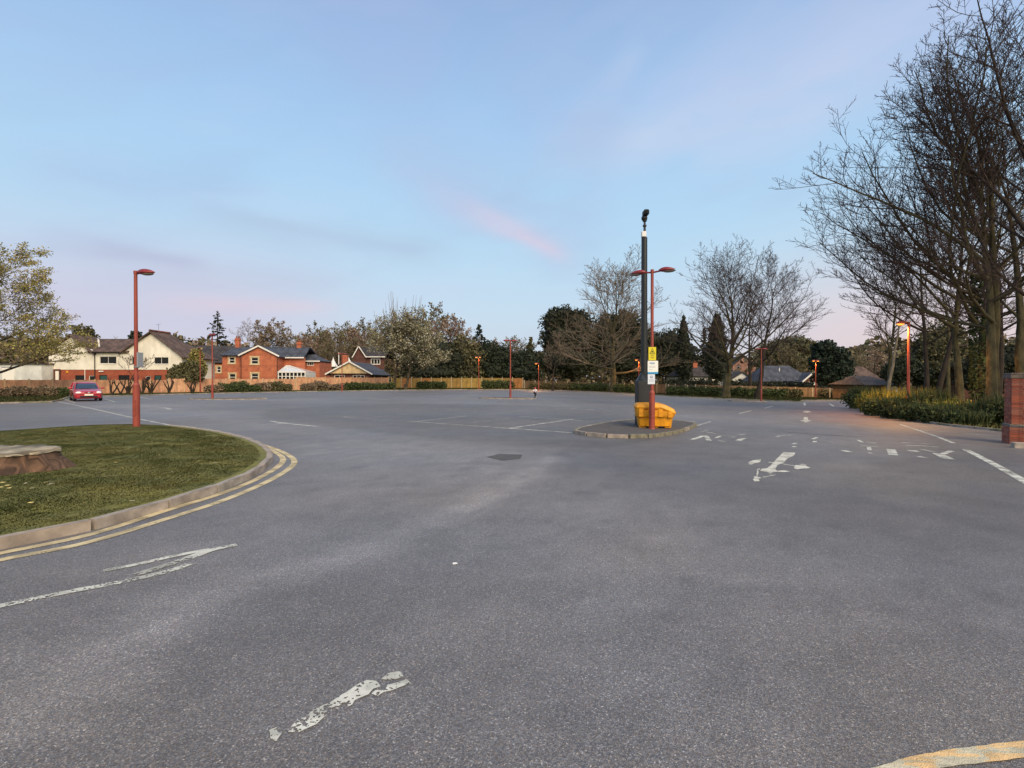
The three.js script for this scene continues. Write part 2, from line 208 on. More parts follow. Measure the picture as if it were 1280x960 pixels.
const aspColour = (x, z) => { const a = fbm(x * .16, z * .16, 1, 3), b = fbm(x * .9, z * .9, 5, 3), c = fbm(x * 4, z * 4, 9, 2); let v = .91 + a * .34 + b * .22 + c * .1; for (const [P, w, s] of TRACKS_AND_DIM) { const d = dPath(x, z, P) + b * w * .8 + c * .15; v += s * Math.exp(-d * d / (w * w)) * (.75 + c * .8); } const bay = z < -9 && z > -50 ? sstep(.12, -.12, sdPoly(x, z, BAYS) + b * .25) : 0; v *= 1.06 - .17 * bay; if (z > -16) { const sd = sideOf(x, z) + b * .5; v *= 1 + (.055 * sstep(.2, -.5, sd) - .1 * sstep(-.1, .45, sd)) * sstep(-16, -11, z); } const rd = x > 8 && z < -18 ? sstep(.6, -1.6, sdPoly(x, z, REDS) + b * 2.2 + c) : 0; const warm = clamp(.5 + fbm(x * .22 + 40, z * .22, 3, 3) * 1.6) - .5 + bay * .35; return [v * (1 + .07 * warm) * (1 + .12 * rd), v * (1 - .2 * rd), v * (1.03 - .11 * warm) * (1 - .3 * rd)]; };
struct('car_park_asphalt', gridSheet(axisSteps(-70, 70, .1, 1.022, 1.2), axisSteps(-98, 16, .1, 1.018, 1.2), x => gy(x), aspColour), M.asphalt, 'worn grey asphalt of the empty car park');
const far = (a) => [-900, -500, -300, -200, -150, ...a, 150, 200, 300, 500, 900];
const rangeN = (a, b, s) => { const o = []; for (let v = a; v <= b + 1e-6; v += s) o.push(v); return o; };
const terrainY = (x, z) => { const d = sdPoly(x, z, LOT); return gy(x) + (d > 0 ? .085 : lerp(.085, -.12, clamp(-d / .35))) + (d > 3 ? .04 * fbm(x * .2, z * .2, 2, 2) : 0); };
struct('ground', gridSheet(far(rangeN(-100, 100, .7)), [-900, -500, -300, -200, -150, ...rangeN(-120, 30, .7), 60, 200, 600], terrainY), M.grass, 'grass and earth around the car park');

// kerb stones
const KL = .905;
function kerbGeo(w, h, len) { const s = new THREE.Shape(); s.moveTo(0, -.18); s.lineTo(w, -.18); s.lineTo(w, h); s.lineTo(.03, h); s.lineTo(.012, h - .012); s.lineTo(0, h - .04); s.closePath(); const g = new THREE.ExtrudeGeometry(s, { depth: len, bevelEnabled: false }); return boxUV(g, 1); }
function kerbRun(pts, side, h, mats, parent, w = .125, step = .915, seed = 3) {   // side +1: the stone lies to the left of travel
  const r = rng(seed), geo = kerbGeo(w, h, step - .018);
  const acc = [0]; for (let i = 1; i < pts.length; i++) acc.push(acc[i - 1] + Math.hypot(pts[i][0] - pts[i - 1][0], pts[i][1] - pts[i - 1][1]));
  const P = s => { let i = 1; while (i < pts.length - 1 && acc[i] < s) i++; const t = (s - acc[i - 1]) / (acc[i] - acc[i - 1]); return [lerp(pts[i - 1][0], pts[i][0], t), lerp(pts[i - 1][1], pts[i][1], t)]; };
  for (let s = 0; s + step <= acc[acc.length - 1] + .3; s += step) { const a = P(s), b = P(Math.min(s + step, acc[acc.length - 1])); const dx = b[0] - a[0], dz = b[1] - a[1], L = Math.hypot(dx, dz); const m = mesh('kerb_stone', geo, mats[Math.floor(r() * mats.length)], parent, [a[0], gy(a[0]) + (r() - .5) * .014, a[1]]); m.rotation.order = 'YXZ'; m.rotation.y = Math.atan2(dx, dz) + (r() - .5) * .016; m.rotation.x = -Math.atan2(gy(b[0]) - gy(a[0]), L); m.scale.set(side, 1, L / step); if (side < 0) m.scale.x = -1; }
}
const smooth = (pts, n = 8) => new THREE.CatmullRomCurve3(pts.map(p => V(p[0], 0, p[1]))).getPoints(pts.length * n).map(v => [v.x, v.z]);
// island with grass: kerb line at the road, traced on the ground
const isl0 = [[-70, 699], [0, 683.5], [103, 662.5], [206, 634], [275, 611], [312, 594], [333, 576], [326, 563], [300, 551], [268, 543], [235, 538], [205, 534.5]].map(([x, y]) => { const p = G(x, y); return [p.x, p.z]; });
const ISL = smooth([[isl0[0][0] + .35, 8], [isl0[0][0] + .25, 3], [isl0[0][0] + .1, -1], ...isl0], 6);
const islBack = toXZ([[170, 533], [120, 534], [70, 537], [0, 542]]);
const ISLP = [...ISL, ...islBack, [-22, -12], [-26, 8]];
const kerbIsl = structGroup('grass_island_kerb', 'weathered kerb round the grass island');
kerbRun(ISL, -1, .108, [M.kerb, M.kerb2, M.kerb3], kerbIsl);
function polySheet(P, yf, cell, inset = 0) { // fine sheet inside a polygon with exact rim
  const s = new THREE.Shape(P.map(p => new THREE.Vector2(p[0], -p[1]))); const g0 = new THREE.ShapeGeometry(s).toNonIndexed(); let tris = []; const a = g0.attributes.position; for (let i = 0; i < a.count; i += 3) tris.push([0, 1, 2].map(k => [a.getX(i + k), -a.getY(i + k)]));
  const out = []; const split = (t, depth) => { const l = [0, 1, 2].map(k => Math.hypot(t[k][0] - t[(k + 1) % 3][0], t[k][1] - t[(k + 1) % 3][1])); const m = l.indexOf(Math.max(...l)); if (l[m] < cell || depth > 16) { out.push(t); return; } const p = t[m], q = t[(m + 1) % 3], o = t[(m + 2) % 3], c = [(p[0] + q[0]) / 2, (p[1] + q[1]) / 2]; split([p, c, o], depth + 1); split([c, q, o], depth + 1); }; for (const t of tris) split(t, 0);
  const pos = [], uv = []; for (const t of out) for (const p of t) { pos.push(p[0], yf(p[0], p[1]), p[1]); uv.push(p[0], -p[1]); } const g = new THREE.BufferGeometry(); g.setAttribute('position', new THREE.Float32BufferAttribute(pos, 3)); g.setAttribute('uv', new THREE.Float32BufferAttribute(uv, 2)); g.computeVertexNormals(); return g; }
const islY = (x, z) => { const d = -sdPoly(x, z, ISLP); return gy(x) + .085 + .06 * sstep(0, 1.2, d) + .035 * fbm(x * .7, z * .7, 4, 2) * sstep(0, .5, d); };
struct('grass_island', polySheet(ISLP.map(p => p), islY, .45), M.grass, 'mown grass island beside the lane');
const STUMP = (() => { const c = G(12, 590, .16); return [c.x - .75, c.z - .35]; })();
// grass blades
const bladeGeo = (() => { const pos = [], nor = []; const r = rng(77); for (let k = 0; k < 5; k++) { const a = r() * 6.28, dx = Math.cos(a), dz = Math.sin(a), ox = (r() - .5) * .06, oz = (r() - .5) * .06, w = .004 + r() * .003, h = .02 + r() * .026, l = (r() - .3) * .03; pos.push(ox - dz * w, 0, oz + dx * w, ox + dz * w, 0, oz - dx * w, ox + dx * l, h, oz + dz * l); nor.push(0, 1, 0, 0, 1, 0, 0, 1, 0); } const g = new THREE.BufferGeometry(); g.setAttribute('position', new THREE.Float32BufferAttribute(pos, 3)); g.setAttribute('normal', new THREE.Float32BufferAttribute(nor, 3)); return g; })();
M.blade = new THREE.MeshStandardMaterial({ color: 0xffffff, roughness: .9, side: THREE.DoubleSide });
function grassField(name, label, pts, colf, smin, smax, seed, yk) { const im = new THREE.InstancedMesh(bladeGeo, M.blade, pts.length); const r = rng(seed), o = new THREE.Object3D(), c = new THREE.Color(); pts.forEach((p, i) => { o.position.set(p[0], p[1], p[2]); o.rotation.y = r() * 6.28; const s = lerp(smin, smax, r()); o.scale.set(s * 1.2, s * (yk ?? 1), s * 1.2); o.updateMatrix(); im.setMatrixAt(i, o.matrix); im.setColorAt(i, colf(c, p, r)); }); im.name = numbered(name); im.userData = { kind: 'stuff', label, category: 'grass' }; shadow(im); scene.add(im); return im; }
const grassCol = (c, p, r) => { const n = fbm(p[0] * .8, p[2] * .8, 7, 3), m = fbm(p[0] * 2.6, p[2] * 2.6, 2, 2), d = clamp(.42 + n * 1.1 + m * .5 + (r() - .5) * .5); return c.setRGB(lerp(.12, .35, d), lerp(.17, .32, d), lerp(.045, .11, d)); };
{ const r = rng(21), pts = []; while (pts.length < 230000) { const x = lerp(-19, -3.8, r()), z = lerp(-20, -3.2, r()); if (x < z * 1.12) continue; if (r() > clamp(1.25 + z * .05)) continue; if (sdPoly(x, z, ISLP) > -.13) continue; if (((x - STUMP[0]) / 1.2) ** 2 + ((z - STUMP[1]) / .72) ** 2 < 1) continue; pts.push([x, islY(x, z) - .004, z]); } grassField('grass', 'short mown grass on the island', pts, grassCol, .3, .8, 22, .5); }
// sawn tree stump
{ const nA = 48, lev = [[0, 1.22], [.10, 1.1], [.2, 1.0], [.30, .96], [.335, .93]], pos = [], idx = []; const nz = (a, y) => fbm(Math.cos(a) * 2.2, Math.sin(a) * 2.2, y * 3, 3);
  const c = G(12, 590, .16), S = thing('tree_stump', 'low sawn tree stump with pale top in the grass', 'tree stump', [c.x - .75, islY(c.x - .75, c.z - .35) - .03, c.z - .35]);
  const R = (a, k, y) => k * (1 + .22 * nz(a, y) + .05 * Math.sin(a * 9)) ; lev.forEach(([y, k]) => { for (let i = 0; i < nA; i++) { const a = i / nA * 6.2832, r = R(a, k, y); pos.push(r * 1.05 * Math.cos(a), y + .05 * nz(a * 2, 4) * (y > .2 ? 1 : .4), r * .62 * Math.sin(a)); } }); for (let l = 0; l < lev.length - 1; l++) for (let i = 0; i < nA; i++) { const p = l * nA + i, q = l * nA + (i + 1) % nA; idx.push(p, p + nA, q, q, p + nA, q + nA); }
  const g = new THREE.BufferGeometry(); g.setAttribute('position', new THREE.Float32BufferAttribute(pos, 3)); g.setIndex(idx); mesh('bark', boxUV(g, 1.2, true), M.soil, S);
  const tp = [], ti = []; const rings = 7; for (let q = 0; q <= rings; q++) for (let i = 0; i < nA; i++) { const a = i / nA * 6.2832, r = R(a, .95, .3) * q / rings; tp.push(r * 1.07 * Math.cos(a), .34 + .05 * nz(a * 2, 4) * (q / rings) + .03 * fbm(r * 4 * Math.cos(a), r * 4 * Math.sin(a), 3, 3), r * .64 * Math.sin(a)); } for (let q = 0; q < rings; q++) for (let i = 0; i < nA; i++) { const p = q * nA + i, w = q * nA + (i + 1) % nA; ti.push(p, w, p + nA, w, w + nA, p + nA); }
  for (let i = 0; i < nA; i++) { const a = i / nA * 6.2832, r = R(a, .97, .3); tp.push(r * 1.07 * Math.cos(a), .285 + .03 * nz(a * 3, 9), r * .64 * Math.sin(a)); } for (let i = 0; i < nA; i++) { const p = rings * nA + i, w = rings * nA + (i + 1) % nA; ti.push(p, w, p + nA, w, w + nA, p + nA); }
  const tg = new THREE.BufferGeometry(); tg.setAttribute('position', new THREE.Float32BufferAttribute(tp, 3)); tg.setIndex(ti); mesh('sawn_top', boxUV(tg, .8, true), speck([136, 126, 106], .9, .95, 1.1, .02), S); }
// fallen leaves and chips on the grass
{ const r = rng(8); for (let k = 0; k < 26; k++) { const p = k < 9 ? G(lerp(0, 80, r()), lerp(602, 612, r()), .16) : G(lerp(0, 290, r()), lerp(545, 640, r()), .16); if (sdPoly(p.x, p.z, ISLP) > -.25) continue; const s = new THREE.Shape(); s.moveTo(-.03, 0); s.quadraticCurveTo(0, .022, .035, 0); s.quadraticCurveTo(0, -.022, -.03, 0); const g = new THREE.ExtrudeGeometry(s, { depth: .003, bevelEnabled: false, curveSegments: 3 }).rotateX(-1.2); single('fallen_leaf', 'small dry leaf lying on the island grass', 'leaf', g, [M.leafDry ??= std({ color: srgb(206, 186, 120) }), M.leafPale ??= std({ color: srgb(220, 214, 196) })][k % 2], [p.x, islY(p.x, p.z) + .03, p.z], r() * 6, 'leaves lying on the island grass'); } }

// ---------------------------------------------------------------- painted markings
const wearTex = (thr, seed) => { const n = tnoise(512, 6, seed, 6), m = tnoise(512, 96, seed + 1, 2); return tex(512, 512, (u, v, i, j) => { const a = n[j * 512 + i] * .5 + m[j * 512 + i] * .5; return a > thr ? 255 : 0; }, { srgb: false, rep: .8 }); };
const paintDirt = tex(512, 512, (u, v, i, j) => { const a = N512b[j * 512 + i], b = N512[j * 512 + i], k = 190 + 65 * sstep(.2, .75, a * .6 + b * .4); return [k, k, k * .985]; }, { rep: .9 });
const paint = (c, thr, seed) => std({ color: srgb(...c), map: paintDirt, alphaMap: wearTex(thr, seed), alphaTest: .5, transparent: false, roughness: .8, bumpMap: aspBump, bumpScale: .002 });
M.pWhite = paint([216, 216, 206], .4, 41); M.pWorn = paint([210, 210, 200], .4, 43); M.pFaint = paint([180, 180, 176], .55, 45); M.pYellow = paint([212, 194, 152], .2, 47); M.pKerbY = std({ map: tex(512, 512, (u, v, i, j) => { const a = N512[j * 512 + i], b = N512b[((j * 4) % 512) * 512 + i]; const t = sstep(.5, .62, a * .6 + b * .4); return [lerp(202, 206, t), lerp(194, 172, t), lerp(166, 122, t)].map(c => c * (.8 + .4 * b)); }, { rep: 1.4 }), roughness: .85, bumpMap: aspBump, bumpScale: .003 });
let layer = .004;
function ribbon(pts, w, n = 6, y0 = .005) { const P = pts.length > 2 ? smooth(pts, n) : (() => { const o = []; for (let i = 0; i <= 12; i++) o.push([lerp(pts[0][0], pts[1][0], i / 12), lerp(pts[0][1], pts[1][1], i / 12)]); return o; })(); const pos = [], uv = [], idx = []; P.forEach((p, i) => { const a = P[Math.max(0, i - 1)], b = P[Math.min(P.length - 1, i + 1)], dx = b[0] - a[0], dz = b[1] - a[1], L = Math.hypot(dx, dz) || 1; for (const s of [-1, 1]) { const x = p[0] - dz / L * w / 2 * s, z = p[1] + dx / L * w / 2 * s; pos.push(x, gy(x) + y0, z); uv.push(x, -z); } if (i) { const k = i * 2; idx.push(k - 2, k - 1, k, k - 1, k + 1, k); } }); const g = new THREE.BufferGeometry(); g.setAttribute('position', new THREE.Float32BufferAttribute(pos, 3)); g.setAttribute('uv', new THREE.Float32BufferAttribute(uv, 2)); g.setIndex(idx); g.computeVertexNormals(); return g; }
const pxLine = (name, label, px, w, mat, y0) => struct(name, ribbon(toXZ(px), w, 6, y0), mat, label);
const pxPoly = (polys, y0 = .005, jit = .022) => merge(polys.map((p, pi) => { const P0 = toXZ(p), P = [], jr = rng(pi * 13 + p.length); P0.forEach((q, i) => { const n = P0[(i + 1) % P0.length], L = Math.hypot(n[0] - q[0], n[1] - q[1]), k = Math.max(1, Math.min(24, Math.round(L / .04))); for (let s = 0; s < k; s++) P.push([lerp(q[0], n[0], s / k) + (s ? (jr() - .5) * jit : 0), lerp(q[1], n[1], s / k) + (s ? (jr() - .5) * jit : 0)]); }); let a = 0; P.forEach((q, i) => { const n = P[(i + 1) % P.length]; a += q[0] * n[1] - n[0] * q[1]; }); return polySheet(P, (x) => gy(x) + y0, .5); }));
const yel1 = [[-60, 705], [0, 692], [103, 671], [206, 639], [281, 615.6], [331, 594], [354, 575], [338, 562.5], [310, 553], [281, 545.8]], yel2 = [[-60, 715], [0, 700.5], [103, 680], [206, 649.5], [281, 625], [344, 597], [368, 578], [354, 565.6], [325, 555], [289, 545]];
pxLine('double_yellow_line', 'inner yellow line along the island kerb', yel1, .115, M.pYellow); pxLine('double_yellow_line', 'outer yellow line along the island kerb', yel2, .115, M.pYellow);
struct('yellow_line', pxPoly([[[1080, 964], [1130, 949], [1185, 938], [1240, 931], [1300, 925], [1300, 946], [1240, 953], [1190, 959], [1150, 966], [1120, 972]]], .005, .006), M.pKerbY, 'broad worn yellow line close to the viewer');
struct('painted_arrow', merge([[[[-60, 770], [0, 758], [87, 740], [166, 725], [215, 713], [240, 704]], .085], [[[129, 714], [180, 704], [215, 696], [262, 687]], .075], [[[170, 719], [205, 708], [240, 697], [268, 687], [296, 681.5]], .09], [[[190, 713], [225, 701], [255, 690]], .07]].map(([p, w], i) => ribbon(toXZ(p), w, 6, .005 + i * .0006))), M.pWorn, 'worn white arrow beside the yellow lines');
struct('painted_dash', pxPoly([[[336, 914], [346, 910], [352, 918], [345, 928], [338, 924]], [[360, 916], [372, 900], [392, 889], [420, 874], [440, 861], [458, 851], [470, 852], [476, 859], [440, 878], [410, 893], [396, 906], [372, 917]], [[476, 850], [486, 842], [499, 840], [504, 847], [490, 851]], [[464, 868], [485, 857], [508, 850], [514, 855], [490, 864], [472, 871]], [[420, 886], [446, 873], [440, 882], [424, 890]]]), M.pWhite, 'worn white dash in the lane');
const arrowPx = P => P.map(q => q.map(([x, y]) => [920 + x / 11.636, 555 + y / 11.636]));
struct('painted_arrow', pxPoly(arrowPx([[[690, 120], [860, 128], [850, 165], [740, 220], [690, 280], [600, 310], [572, 372], [600, 394], [700, 386], [788, 402], [700, 412], [600, 408], [480, 427], [430, 410], [345, 397], [370, 365], [450, 355], [500, 320], [540, 272]], [[300, 372], [345, 358], [352, 372], [325, 376], [322, 392], [304, 392]], [[306, 396], [332, 396], [316, 468], [294, 466]], [[255, 477], [300, 470], [330, 482], [372, 495], [330, 518], [342, 545], [262, 548], [245, 515], [272, 500]], [[380, 484], [480, 464], [570, 444], [574, 456], [500, 468], [400, 492]], [[478, 432], [545, 440], [480, 442]], [[175, 268], [240, 240], [366, 225], [350, 265], [262, 285], [220, 305], [185, 292]], [[840, 350], [856, 312], [930, 308], [950, 285], [1022, 300], [1012, 322], [1078, 345], [1060, 356], [940, 362], [880, 372]], [[465, 262], [540, 270], [545, 280], [480, 272]], [[690, 290], [850, 316], [850, 324], [690, 300]]]), .005, .01), M.pArrow ??= paint([216, 214, 202], .3, 49), 'large worn white arrow pointing out of the car park');
{ const p = G(566, 707); single('paper_scrap', 'tiny white scrap of paper lying on the asphalt', 'litter', new THREE.ExtrudeGeometry(new THREE.Shape([[0, 0], [.05, .004], [.044, .03], [.012, .034]].map(q => new THREE.Vector2(...q))), { depth: .002, bevelEnabled: false }).rotateX(-1.45), M.white, [p.x, p.y + .008, p.z], .5); }
const L2 = (pts, w) => ribbon(toXZ(pts), w, 4, .006);
struct('painted_lettering', merge([L2([[864, 550], [873, 547.2], [881, 544.6], [886.4, 551]], .14), L2([[876, 539], [895, 542.2]], .1), L2([[880, 537.6], [884, 538.4]], .1), L2([[895, 547.5], [901, 545]], .1), L2([[898, 551], [906, 552]], .1), L2([[911, 546.5], [919, 546.5]], .09), L2([[924, 543.5], [932, 542.8]], .1), L2([[922.5, 551.2], [927, 549], [931, 548]], .16), L2([[972, 544.6], [989.5, 543.8]], .1), L2([[970, 546.4], [975, 546]], .1), L2([[991, 555.5], [995, 554]], .1), L2([[992, 559], [994, 558]], .1), L2([[1016, 549], [1021, 547]], .1), L2([[1018, 553], [1019, 551.6]], .1), L2([[1020, 562], [1030, 562.4]], .07), L2([[1053, 563.2], [1062, 565]], .18), L2([[1072, 550], [1078, 553]], .09), L2([[1082, 552.6], [1096, 554.2]], .09), L2([[1076, 557.4], [1097, 558.6]], .12), L2([[1086, 559], [1087, 563]], .1), L2([[1085, 566], [1090, 567]], .08), L2([[1113.5, 561.5], [1116.5, 569]], .2), L2([[1127, 553.2], [1147, 554.2], [1167, 555.6]], .1), L2([[1132, 556.8], [1152, 557.4], [1173.5, 559]], .1), L2([[1139, 563], [1145, 565]], .2), L2([[1148, 570.5], [1157, 572.6]], .13), L2([[1151, 561.8], [1168, 565.2]], .11), L2([[1171.7, 567], [1187, 574.4]], .22), L2([[1176, 568.4], [1190, 563.8]], .13)]), M.pWhite, 'worn fragments of white lettering across the exit lane');
struct('painted_arrow', pxPoly([[[1004.5, 521.6], [1009.8, 521.6], [1010, 525.2], [1014.8, 525.6], [1007, 528.2], [999.8, 525.6], [1004.6, 525.2]]]), M.pWhite, 'small white arrow in the far lane');
struct('painted_arrow', pxPoly([[[1006, 513.6], [1010, 513.6], [1014, 515], [1008, 516], [1003, 515]]]), M.pWhite, 'smaller far white arrow in the far lane');
pxLine('painted_line', 'broken white edge line running past the brick pillar', [[1125, 530.5], [1166, 544], [1192, 554]], .13, M.pWorn); pxLine('painted_line', 'white edge line leading to the near right', [[1207, 562], [1240, 579], [1290, 607]], .16, M.pWhite); pxLine('painted_line', 'thin white line in front of the flower bed', [[1150, 537.5], [1248, 545]], .08, M.pWorn); pxLine('painted_line', 'faint white line beside the brick pillar', [[1192, 555], [1250, 561]], .08, M.pFaint);
pxLine('bay_line', 'white bay line from the centre island', [[867, 533.5], [888, 527]], .1, M.pWorn);
for (const [a, b, w, m] of [[[511, 526.5], [570, 531], .09, 1], [[570, 531], [636, 535.5], .09, 1], [[636, 535.5], [720, 541.5], .12, 0], [[517, 527.5], [583, 520], .08, 1], [[570, 531.5], [639, 522], .08, 2], [[636, 535.6], [717, 524], .11, 0], [[650, 520.5], [742, 527], .1, 1], [[459, 522.5], [525, 515], .08, 2], [[405, 520], [512, 526.6], .08, 2], [[430, 521], [436, 521.5], .1, 0], [[713, 511], [742, 512.6], .12, 0], [[458, 498.2], [486, 499.6], .15, 1], [[730, 541], [764, 530], .09, 2], [[886, 517], [895, 515], .12, 2], [[924, 517], [939, 513.3], .13, 1], [[956, 510.5], [966, 507.4], .14, 1], [[1005.5, 503.6], [1006, 507], .18, 0], [[1037, 504.6], [1042, 508], .18, 0], [[640, 514], [715, 507], .1, 2], [[540, 510], [610, 515], .1, 2], [[600, 519.5], [660, 512], .1, 2], [[762, 510], [795, 505], .12, 2], [[860, 508], [890, 503], .12, 2]]) pxLine('bay_line', 'worn white parking bay line', [a, b], w, [M.pWhite, M.pWorn, M.pFaint][m]);
pxLine('bay_line', 'long white bay edge line behind the island lamp', [[72, 502], [118, 511.5], [165, 522], [238, 536.5]], .12, M.pWorn);
pxLine('bay_line', 'white line beside the red car', [[80, 499.2], [94, 503.4]], .1, M.pWorn); pxLine('bay_line', 'white bay line on the free side of the red car', [[130, 498.4], [144, 502.6]], .1, M.pWorn); pxLine('bay_line', 'white bay line by the left fence', [[175, 496.5], [190, 499.4]], .1, M.pWorn);
struct('painted_arrow', merge([ribbon(toXZ([[338, 526.3], [352, 528.6], [398, 533.4]]), .12), ribbon(toXZ([[346, 529.6], [358, 528.8]]), .22, 6, .006)]), M.pWhite, 'white lane arrow pointing towards the fence'); struct('painted_arrow', merge([ribbon(toXZ([[194, 510], [203, 509.8], [214, 511.8]]), .2)]), M.pWorn, 'faded white lane arrow near the red car');
struct('asphalt_patch', pxPoly([[[608, 571.6], [624, 567.4], [653, 568.6], [650, 573.5], [629, 576]]], .004), M.patch, 'dark square repair patch in the asphalt');
struct('asphalt_crack', ribbon(toXZ([[984, 541], [1000, 541.4], [1016, 543], [1080, 546]]), .09, 5, .004), M.patch, 'dark seam in the asphalt');

// ---------------------------------------------------------------- islands and edge kerbs
const islC = smooth(toXZ([[722, 542], [744, 545.6], [775, 547.4], [806, 547], [832, 544], [850, 539.6], [864, 534.2], [866, 531], [852, 529], [822, 527], [790, 527.5], [756, 532], [726, 538.6], [722, 542]]), 5);
const kc = structGroup('centre_island_kerb', 'kerb round the small lamp island'); kerbRun(islC, -1, .11, [M.kerb2, M.wetKerb, M.wetKerb], kc, .12, .62, 6);
struct('centre_island_top', polySheet(islC, x => gy(x) + .1, .4), M.islandTop, 'dark tarmac top of the small lamp island');
function smallIsland(px, depth, rx, rz) { const c = onG(px, depth), P = []; for (let i = 0; i <= 28; i++) { const a = i / 28 * 6.2832; P.push([c.x + rx * Math.cos(a), c.z + rz * Math.sin(a)]); } P.reverse(); const k = structGroup('lamp_island_kerb', 'low kerb round a far lamp'); kerbRun(P, -1, .08, [M.kerb2], k, .12, .9, 7); struct('lamp_island_top', polySheet(P, x => gy(x) + .07, .6), M.islandTop, 'tarmac top of a far lamp island'); }
smallIsland(285, 43.5, 3.2, 1.5); smallIsland(634, 45.5, 2.5, 1.4); smallIsland(934, 53, 1.9, 1.1);
{ const k = structGroup('car_park_kerb', 'kerb along the back and right of the car park'); const P = LOT.slice(2, 23); kerbRun(P, -1, .1, [M.kerb2, M.wetKerb, M.kerb3], k, .13, .95, 9); }

// ---------------------------------------------------------------- lamp columns
const headGeo = (() => { const s = []; for (let i = 0; i <= 14; i++) { const t = i / 14, y = -.02 + .62 * t; s.push(new THREE.Vector2(Math.max(.002, .145 * Math.pow(Math.sin(Math.PI * Math.pow(clamp(t * .94 + .05), .8)), .8)), y)); } const g = new THREE.LatheGeometry(s, 20).rotateZ(-Math.PI / 2); const p = g.attributes.position; for (let i = 0; i < p.count; i++) { const y = p.getY(i); p.setY(i, y < 0 ? y * .42 : y * .82); } g.computeVertexNormals(); return g; })();
const lensGeo = (() => { const g = new THREE.SphereGeometry(1, 16, 8, 0, 6.2832, Math.PI / 2, Math.PI / 2); g.scale(.21, .09, .11); return g; })();
function lampPost(name, label, base, H, heads, lit, o = {}) {
  const t = thing(name, label, 'street lamp', base, 0, o.group), r = o.r ?? .055, lh = o.lower ?? 1.15;
  mesh('lower_post', merge([cyl(r * 1.75, r * 1.7, lh, 0, 0, 0, 20), cyl(r * 1.7, r * 1.05, .07, 0, lh, 0, 20), cyl(r * 2.1, r * 1.9, .03, 0, -.005, 0, 20)]), M.red, t);
  mesh('upper_post', merge([cyl(r * 1.02, r * .86, H - lh - .05, 0, lh + .05, 0, 16), cyl(r * 1.02, r * 1.02, .09, 0, H - .06, 0, 16)]), M.red, t);
  if (r > .05) mesh('access_door', rbx(r * 1.7, .5, .02, .008, 0, .62, r * 1.74), M.red, t);
  for (const a of heads) { const g = new THREE.Group(); g.name = 'lamp_head'; g.position.set(0, H - .07, 0); g.rotation.y = a; t.add(g); const arm = o.arm ?? .1; mesh('arm', bar([0, 0, 0], [arm + .08, .03, 0], .03, .026, 10), M.redDark, g); mesh('housing', headGeo, M.redDark, g, [arm, .035, 0]).scale.setScalar(o.hs ?? 1); const l = mesh('lens', lensGeo, lit ? M.lensOn : M.lensOff, g, [arm + .33, lit ? -.015 : .0, 0]); if (!lit) l.scale.y = .65; l.rotation.z = 0; if (lit) { const p = new THREE.SpotLight(new THREE.Color(1, .45, .1), lit, 0, 1.42, .3, 2); p.position.set(arm + .33, -.125, 0); p.target.position.set(arm + .33, -5, 0); p.castShadow = true; p.shadow.radius = 5; g.add(p, p.target); p.name = 'lamp_light'; p.target.name = 'lamp_aim'; } }
  return t;
}
const D = Math.PI / 180;
const islLampP = G(170.6, 533, .13); islLampP.y = islY(islLampP.x, islLampP.z) - .02;
{ const t = lampPost('lamp_post', 'red single headed lamp post standing on the grass island', islLampP, 4.97, [-8 * D], 0, { r: .058, lower: 1.35 }); mesh('sign_plate', rbx(.03, .48, .26, .008, .14, 2.15, .02), M.grey, t); for (const y of [2.05, 2.3]) mesh('sign_clip', bx(.14, .03, .03, .06, y, 0), M.galv, t); mesh('band', cyl(.066, .066, .06, 0, 1.9, 0, 16), M.galv, t); }
const rp = onG(815, 17.15); rp.y += .1;
